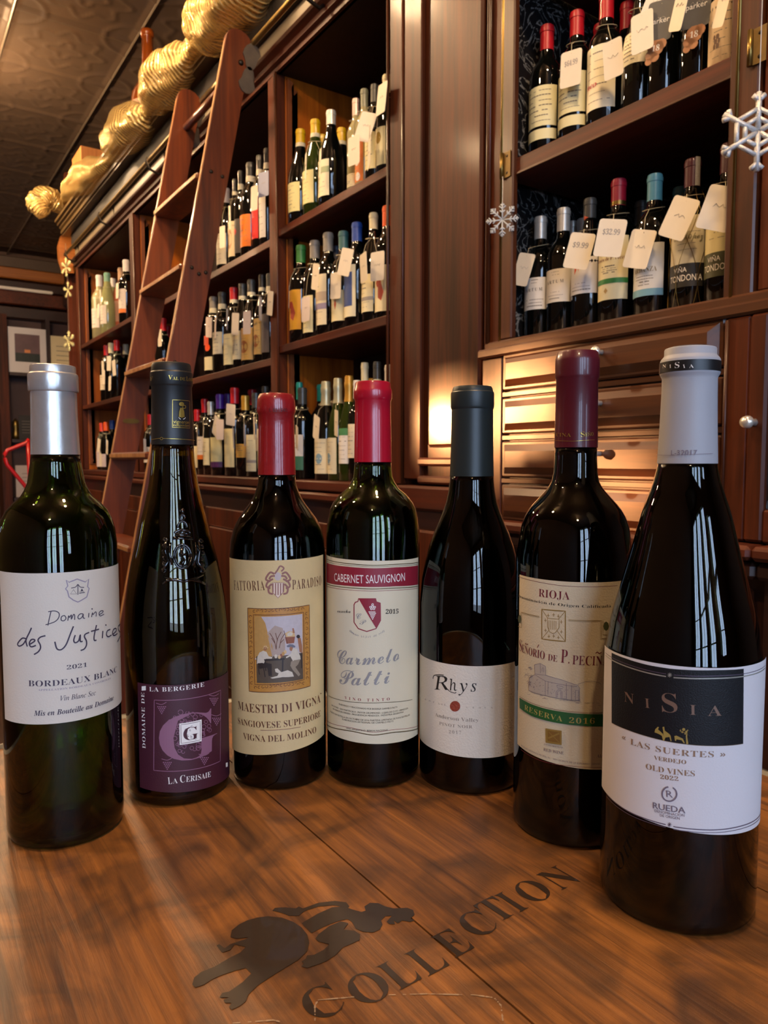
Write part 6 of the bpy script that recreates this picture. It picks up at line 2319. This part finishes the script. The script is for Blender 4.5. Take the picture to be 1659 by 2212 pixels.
b6.poly([c3(*p) for p in ((955, 505), (1035, 512), (1035, 570), (1010, 605), (992, 612), (970, 600), (955, 565))], paper('cream_laid_paper', 'cfc4a8'), 'crest')
b6.line([c3(*p) for p in ((955, 505), (1035, 512), (1035, 570), (1010, 605), (992, 612), (970, 600), (955, 565))], 1.4, OG, 'crest', closed=True)
for k in range(5):
    b6.line([c3(965 + 12 * k, 520 + k), c3(965 + 12 * k, 585)], 1.2, OG, 'crest')
b6.line([c3(775, 462), c3(898, 492)], 1.2, OG)
b6.line([c3(775, 470), c3(898, 500)], .7, OG)
b6.line([c3(1100, 516), c3(1328, 520), c3(1328, 645), c3(1375, 645)], 1.2, OG)
b6.line([c3(1100, 524), c3(1320, 528), c3(1320, 653), c3(1375, 653)], .7, OG)
b6.line([c3(1338, 520), c3(1338, 620), c3(1378, 622)], 1.2, OG, 'side_crest')
b6.disc(*c3(1360, 560), 6, plain('olive_print', '4a5030', 0.5), 'side_crest', 8, 10)
b6.line([c3(772, 458), c3(775, 570), c3(752, 562)], 1.2, OG, 'side_crest')
b6.disc(*c3(762, 510), 3.6, plain('olive_print', '4a5030', 0.5), 'side_crest', 8, 9)
for t, x0, y0, x1, y1, cp_ in (('S', 758, 728, 776, 740, 27), ('EÑORÍO', 778, 742, 935, 795, 19), ('DE', 958, 800, 1022, 812, 15), ('P.', 1046, 816, 1106, 824, 31), ('PECIÑA', 1126, 828, 1372, 832, 21)):
    b6.txt(t.replace('Ñ', 'N').replace('Í', 'I'), *c3(x0, y0), *c3(x1, y1), cp_, CL, 'serif')
b6.curve([c3(800, 690), c3(806, 682), c3(812, 692), c3(820, 684)], 1.5, CL)
b6.line([c3(884, 712), c3(896, 690)], 1.6, CL)
b6.curve([c3(1288, 750), c3(1300, 741), c3(1312, 752), c3(1328, 742)], 1.6, CL)
# pen drawing of a stone church
b6.poly([c3(*p) for p in ((865, 832), (905, 822), (942, 842), (942, 900), (1050, 935), (1160, 975), (1175, 1000), (1175, 1080), (1010, 1062), (940, 1045), (860, 1025), (825, 1010), (830, 920), (868, 900))],
        plain('church_wash', 'b2aa9e', 0.6), 'drawing')
ch = [[(865, 832), (905, 822), (942, 842), (942, 905), (868, 895), (865, 832)], [(905, 822), (907, 890)], [(830, 925), (868, 900), (940, 945), (1160, 985)], [(942, 905), (1050, 935), (1165, 975), (1180, 1000)],
      [(830, 925), (825, 1010), (860, 1030), (940, 1048), (1010, 1064), (1175, 1085)], [(940, 945), (940, 1048)], [(1175, 1000), (1178, 1085)], [(1015, 1062), (1015, 1020), (1035, 1000), (1056, 1020), (1056, 1070)], [(1022, 1062), (1024, 1024), (1036, 1010), (1048, 1024), (1048, 1068)],
      [(918, 880), (918, 858), (924, 850), (930, 858), (930, 884)], [(1020, 975), (1060, 985), (1058, 1000), (1022, 992), (1020, 975)], [(960, 950), (958, 1040)], [(1085, 960), (1085, 1070)], [(1120, 975), (1120, 1078)], [(1148, 1010), (1148, 1078), (1170, 1080), (1170, 1012), (1148, 1010)]]
for pts in ch:
    b6.line([c3(*p) for p in pts], .9, PEN, 'drawing')
rr_ = random.Random(11)
for k in range(70):
    x, y = rr_.uniform(832, 1170), 0
    lo = 930 + max(0, (x - 860)) * 0.2
    y = rr_.uniform(lo, 1020 + (x - 830) * .16)
    b6.line([c3(x, y), c3(x + rr_.uniform(3, 9), y + rr_.uniform(-3, 4))], .6, PEN, 'drawing')
for k in range(22):
    x = rr_.uniform(800, 845)
    y = rr_.uniform(850, 990)
    b6.curve([c3(x, y), c3(x + rr_.uniform(-14, 14), y + rr_.uniform(-16, 4)), c3(x + rr_.uniform(-18, 18), y + rr_.uniform(-24, 0))], .6, PEN, 'drawing')
for k in range(26):
    x = rr_.uniform(815, 1300)
    y = 1030 + (x - 815) * 0.14 + rr_.uniform(0, 22)
    b6.line([c3(x, y), c3(x + rr_.uniform(8, 26), y + rr_.uniform(0, 3))], .6, PEN, 'drawing')
b6.curve([c3(1165, 965), c3(1230, 945), c3(1290, 950), c3(1320, 965)], .7, PEN, 'drawing')
GN = plain('green_band_print', '1e5a2e', 0.5)
ub = [(766, 1062), (850, 1108), (950, 1140), (1060, 1160), (1200, 1174), (1375, 1172)]
lb2 = [(768, 1135), (850, 1190), (950, 1222), (1060, 1243), (1200, 1258), (1375, 1260)]
b6.poly([c3(*p) for p in ub] + [c3(*p) for p in lb2[::-1]], GN, 'title_band')
b6.curve([c3(x, y - 9) for x, y in ub], .8, CL, 'ruled_line')
GOLDP = plain('gold_on_green_print', 'a89a58', 0.45)
b6.txt('RESERVA', *c3(800, 1145), *c3(1058, 1228), 12.5, GOLDP, 'serif', 1.1)
b6.txt('2016', *c3(1104, 1236), *c3(1278, 1242), 12.5, GOLDP, 'serif', 1.15)
b6.poly([c3(*p) for p in ((945, 1276), (1054, 1292), (1054, 1392), (946, 1376))], OG, 'seal')
b6.poly([c3(*p) for p in ((958, 1290), (1042, 1303), (1042, 1378), (958, 1364))], plain('seal_brown', '7a5a28', 0.5), 'seal')
b6.line([c3(962, 1345), c3(1038, 1310)], 3.6, OG, 'seal')
b6.line([c3(965, 1300), c3(1036, 1372)], 1.4, OG, 'seal')
b6.txt('ESTATE BOTTLED', *c3(934, 1392), *c3(1060, 1416), 3.6, PEN, 'serif')
b6.txt('RED WINE', *c3(930, 1432), *c3(1068, 1460), 7, PEN, 'serif')
b6.txt('BODEGAS HERMANOS PECIÑA, S.L. · SAN VICENTE DE LA SONSIERRA · ESPAÑA · R.E. 30181', *c3(778, 1402), *c3(1385, 1522), 3.6, PEN, 'sans')
b6.txt('Alc. 14', *c3(1290, 1480), *c3(1378, 1480), 8, PEN, 'serif')
b6.curve([c3(776, 1425), c3(880, 1490), c3(1000, 1525), c3(1150, 1542), c3(1375, 1545)], .9, CL, 'ruled_line')
b6.finish()
capsule_print(b6, b6.rz(930, 46.6)[0] + 0.0003, lambda: (b6.txt('PECINA', 1197, 942, 1234, 944, 8, GOLD), b6.txt('S', 1255, 944, 1263, 943, 11, GOLD), b6.txt('EÑO', 1264, 943, 1281, 941, 8, GOLD),
                                                         b6.line([(1193, 951), (1237, 953), (1283, 950)], .8, GOLD)))

# ---- bottle 7: heavy bottle with grey-white capsule
b7 = Wine(1470, 1500, .412, .0420, 'heavy dark bottle with pale grey capsule and white label with black panel, nearest at right')
b7.body([(994, 63), (1010, 66), (1040, 73), (1065, 82), (1089, 91), (1115, 99.5), (1150, 109), (1186, 118.5), (1230, 131), (1273, 143), (1309, 154), (1345, 163), (1382, 168.5), (1430, 171)], G_DK, 1012, REDWINE)
GREYC = plain('pale_grey_capsule', '9fa1a9', 0.5, noise=0.03, bump=0.1, bscale=300)
b7.capsule([(756, 52), (757, 55), (760, 56.5), (771, 56.5), (774, 58), (779, 63), (783, 65), (800, 65.3), (810, 65.6), (813, 64), (818, 61), (822, 60), (850, 60.2), (920, 62.5), (1001, 66)], GREYC)
obj('seal_disc', lathe(bmesh.new(), [(0, b7.rz(753, 50)[1]), (b7.rz(753, 42)[0], b7.rz(753, 50)[1]), (b7.rz(753, 46)[0], b7.rz(756, 50)[1] + 0.0002), (0, b7.rz(756, 50)[1] + 0.0002)], 48), plain('dark_plum_disc', '2c1824', 0.5), b7.cap, True)
fz_ = lambda y: CAMZ - (y - HOR) * (b7.Z - 0.0145) / F_PX - TZ
bm = lathe(bmesh.new(), [(b7.rz(780, 65.4)[0] + 0.0002, fz_(779)), (b7.rz(780, 65.8)[0] + 0.0002, fz_(802))], 72)
obj('name_band', bm, plain('black_band_print', '151517', 0.4), b7.cap, True)
b7.label((1311, 1397), (1649, 1425), (1649, 1770), (1313, 1715), paper('cool_white_paper', 'd0cfd4', bump=0.1), 10, 6)


def c4(a, b):
    return (1250 + a / 4.022, 1350 + b / 4.022)


BP = plain('black_panel_print', '101216', 0.5, bump=0.3, bscale=1600, spec=0.3)
MET = plain('raised_bronze_foil', '80685a', 0.35, metal=0.3)
PLN = plain('purple_grey_line', '5c5064', 0.45, metal=0.3)
SIL = plain('silver_line', 'a8a8a0', 0.35, metal=0.4)
upb = [(293, 240), (420, 292), (600, 345), (800, 378), (1000, 391), (1200, 390), (1428, 378)]
lwb = [(293, 850), (420, 908), (600, 968), (800, 1016), (1000, 1042), (1200, 1049), (1423, 1030)]
b7.poly([c4(*p) for p in upb] + [c4(*p) for p in lwb[::-1]], BP, 'black_panel')
b7.curve([c4(*p) for p in lwb], .9, plain('pale_gold_line', '9c8a72', 0.4), 'black_panel')


def arcline(off, w_, mat, lo=False, gap=True):
    P = [(240, 190), (330, 250), (450, 298), (600, 342), (760, 374)] if not lo else [(250, 1440), (330, 1520), (450, 1598), (600, 1660), (758, 1705)]
    Q = [(825, 383), (1000, 392), (1200, 390), (1430, 372), (1612, 300)] if not lo else [(822, 1722), (1000, 1745), (1200, 1750), (1430, 1710), (1610, 1600)]
    for S_ in (P, Q):
        b7.curve([c4(x, y + off) for x, y in S_], w_, mat, 'ruled_line')


arcline(50, 1.4, PLN)
arcline(72, 2.6, SIL)
arcline(26, 2.2, PLN, True)
arcline(50, 1.4, PLN, True)
for (x, y, m) in ((792, 433, SIL), (790, 1732, PLN)):
    for k in range(4):
        a = math.pi * k / 4
        b7.line([c4(x - 20 * math.cos(a), y - 20 * math.sin(a)), c4(x + 20 * math.cos(a), y + 20 * math.sin(a))], 1.1, m, 'asterisk')
for t, x0, y0, x1, y1, cp_ in (('N', 402, 662, 486, 688, 24), ('I', 582, 716, 622, 722, 22), ('S', 728, 752, 862, 762, 44), ('I', 965, 778, 1020, 780, 23), ('A', 1118, 788, 1238, 786, 24)):
    b7.txt(t, *c4(x0, y0), *c4(x1, y1), cp_, MET, 'serif', group='raised_letter')
GFD = plain('golden_figures', '9a8444', 0.4)
b7.poly([c4(*p) for p in ((668, 905), (690, 882), (700, 886), (692, 905), (715, 925), (735, 945), (745, 1000), (735, 1002), (725, 960), (700, 945), (662, 930))], GFD, 'figures')
b7.poly([c4(*p) for p in ((730, 885), (745, 880), (750, 915), (790, 945), (800, 960), (808, 1005), (800, 1006), (790, 970), (755, 975), (745, 1005), (738, 1000), (738, 930))], GFD, 'figures')
b7.poly([c4(*p) for p in ((832, 962), (850, 958), (905, 985), (922, 1022), (912, 1024), (895, 998), (850, 990), (846, 1005), (838, 1003))], GFD, 'figures')
b7.poly([c4(*p) for p in ((938, 935), (944, 940), (942, 970), (952, 1030), (934, 1032), (930, 960))], GFD, 'figures')
for x, y, r in ((912, 905, 3.4), (900, 928, 2), (935, 925, 2.6), (885, 912, 1.6), (946, 912, 1.5), (925, 942, 1.8)):
    b7.disc(*c4(x, y), r, GFD, 'figures', 8)
b7.line([c4(880, 920), c4(940, 938)], 1.0, GFD, 'figures')
TN = plain('bronze_text', '8b6f58', 0.45)
b7.txt('«', *c4(384, 988), *c4(416, 1000), 12, TN, 'sans')
b7.txt('LAS SUERTES', *c4(456, 1034), *c4(1170, 1146), 14, TN, 'serif', 1.1)
b7.txt('»', *c4(1222, 1138), *c4(1268, 1140), 12, TN, 'sans')
b7.txt('VERDEJO', *c4(658, 1166), *c4(935, 1206), 9.5, TN, 'serif')
b7.txt('OLD VINES', *c4(590, 1248), *c4(1008, 1312), 13, TN, 'serif')
b7.txt('2022', *c4(712, 1332), *c4(868, 1352), 10, TN, 'serif')
GP = plain('grey_purple_print', '706878', 0.5)
b7.ring(*c4(790, 1465), 15.5, 3.2, GP, 'quality_mark', 30, -62, 262)
b7.txt('R', *c4(765, 1490), *c4(820, 1497), 15, GP, 'sans', group='quality_mark')
for dx in (-1.2, 0, 1.2):
    b7.txt('RUEDA', *c4(650 + dx, 1588), *c4(926 + dx, 1632), 14, GP, 'sans', group='quality_mark')
b7.txt('DENOMINACIÓN', *c4(664, 1620), *c4(918, 1662), 6, GP, 'sans', group='quality_mark')
b7.txt('DE ORIGEN', *c4(708, 1658), *c4(878, 1688), 6, GP, 'sans', group='quality_mark')
b7.finish()


def c6(a, b):
    return (850 + a / 2.051, 650 + b / 2.051)


capsule_print(b7, b7.rz(790, 65.6)[0] + 0.0004, lambda: [b7.txt(t, *c6(a, 298), *c6(b, 296), cc, WHT, 'serif') for t, a, b, cc in (('N', 1195, 1210, 7.5), ('I', 1226, 1233, 7.5), ('S', 1248, 1268, 12.5), ('I', 1286, 1293, 7.5), ('A', 1310, 1330, 7.5))])
capsule_print(b7, b7.rz(975, 64.8)[0] + 0.0003, lambda: (b7.txt('L-32017', *c6(1232, 684), *c6(1345, 682), 11, GP, 'sans'), b7.line([c6(1160, 682), c6(1230, 684), c6(1412, 676)], .8, GP)))
bpy.context.view_layer.update()
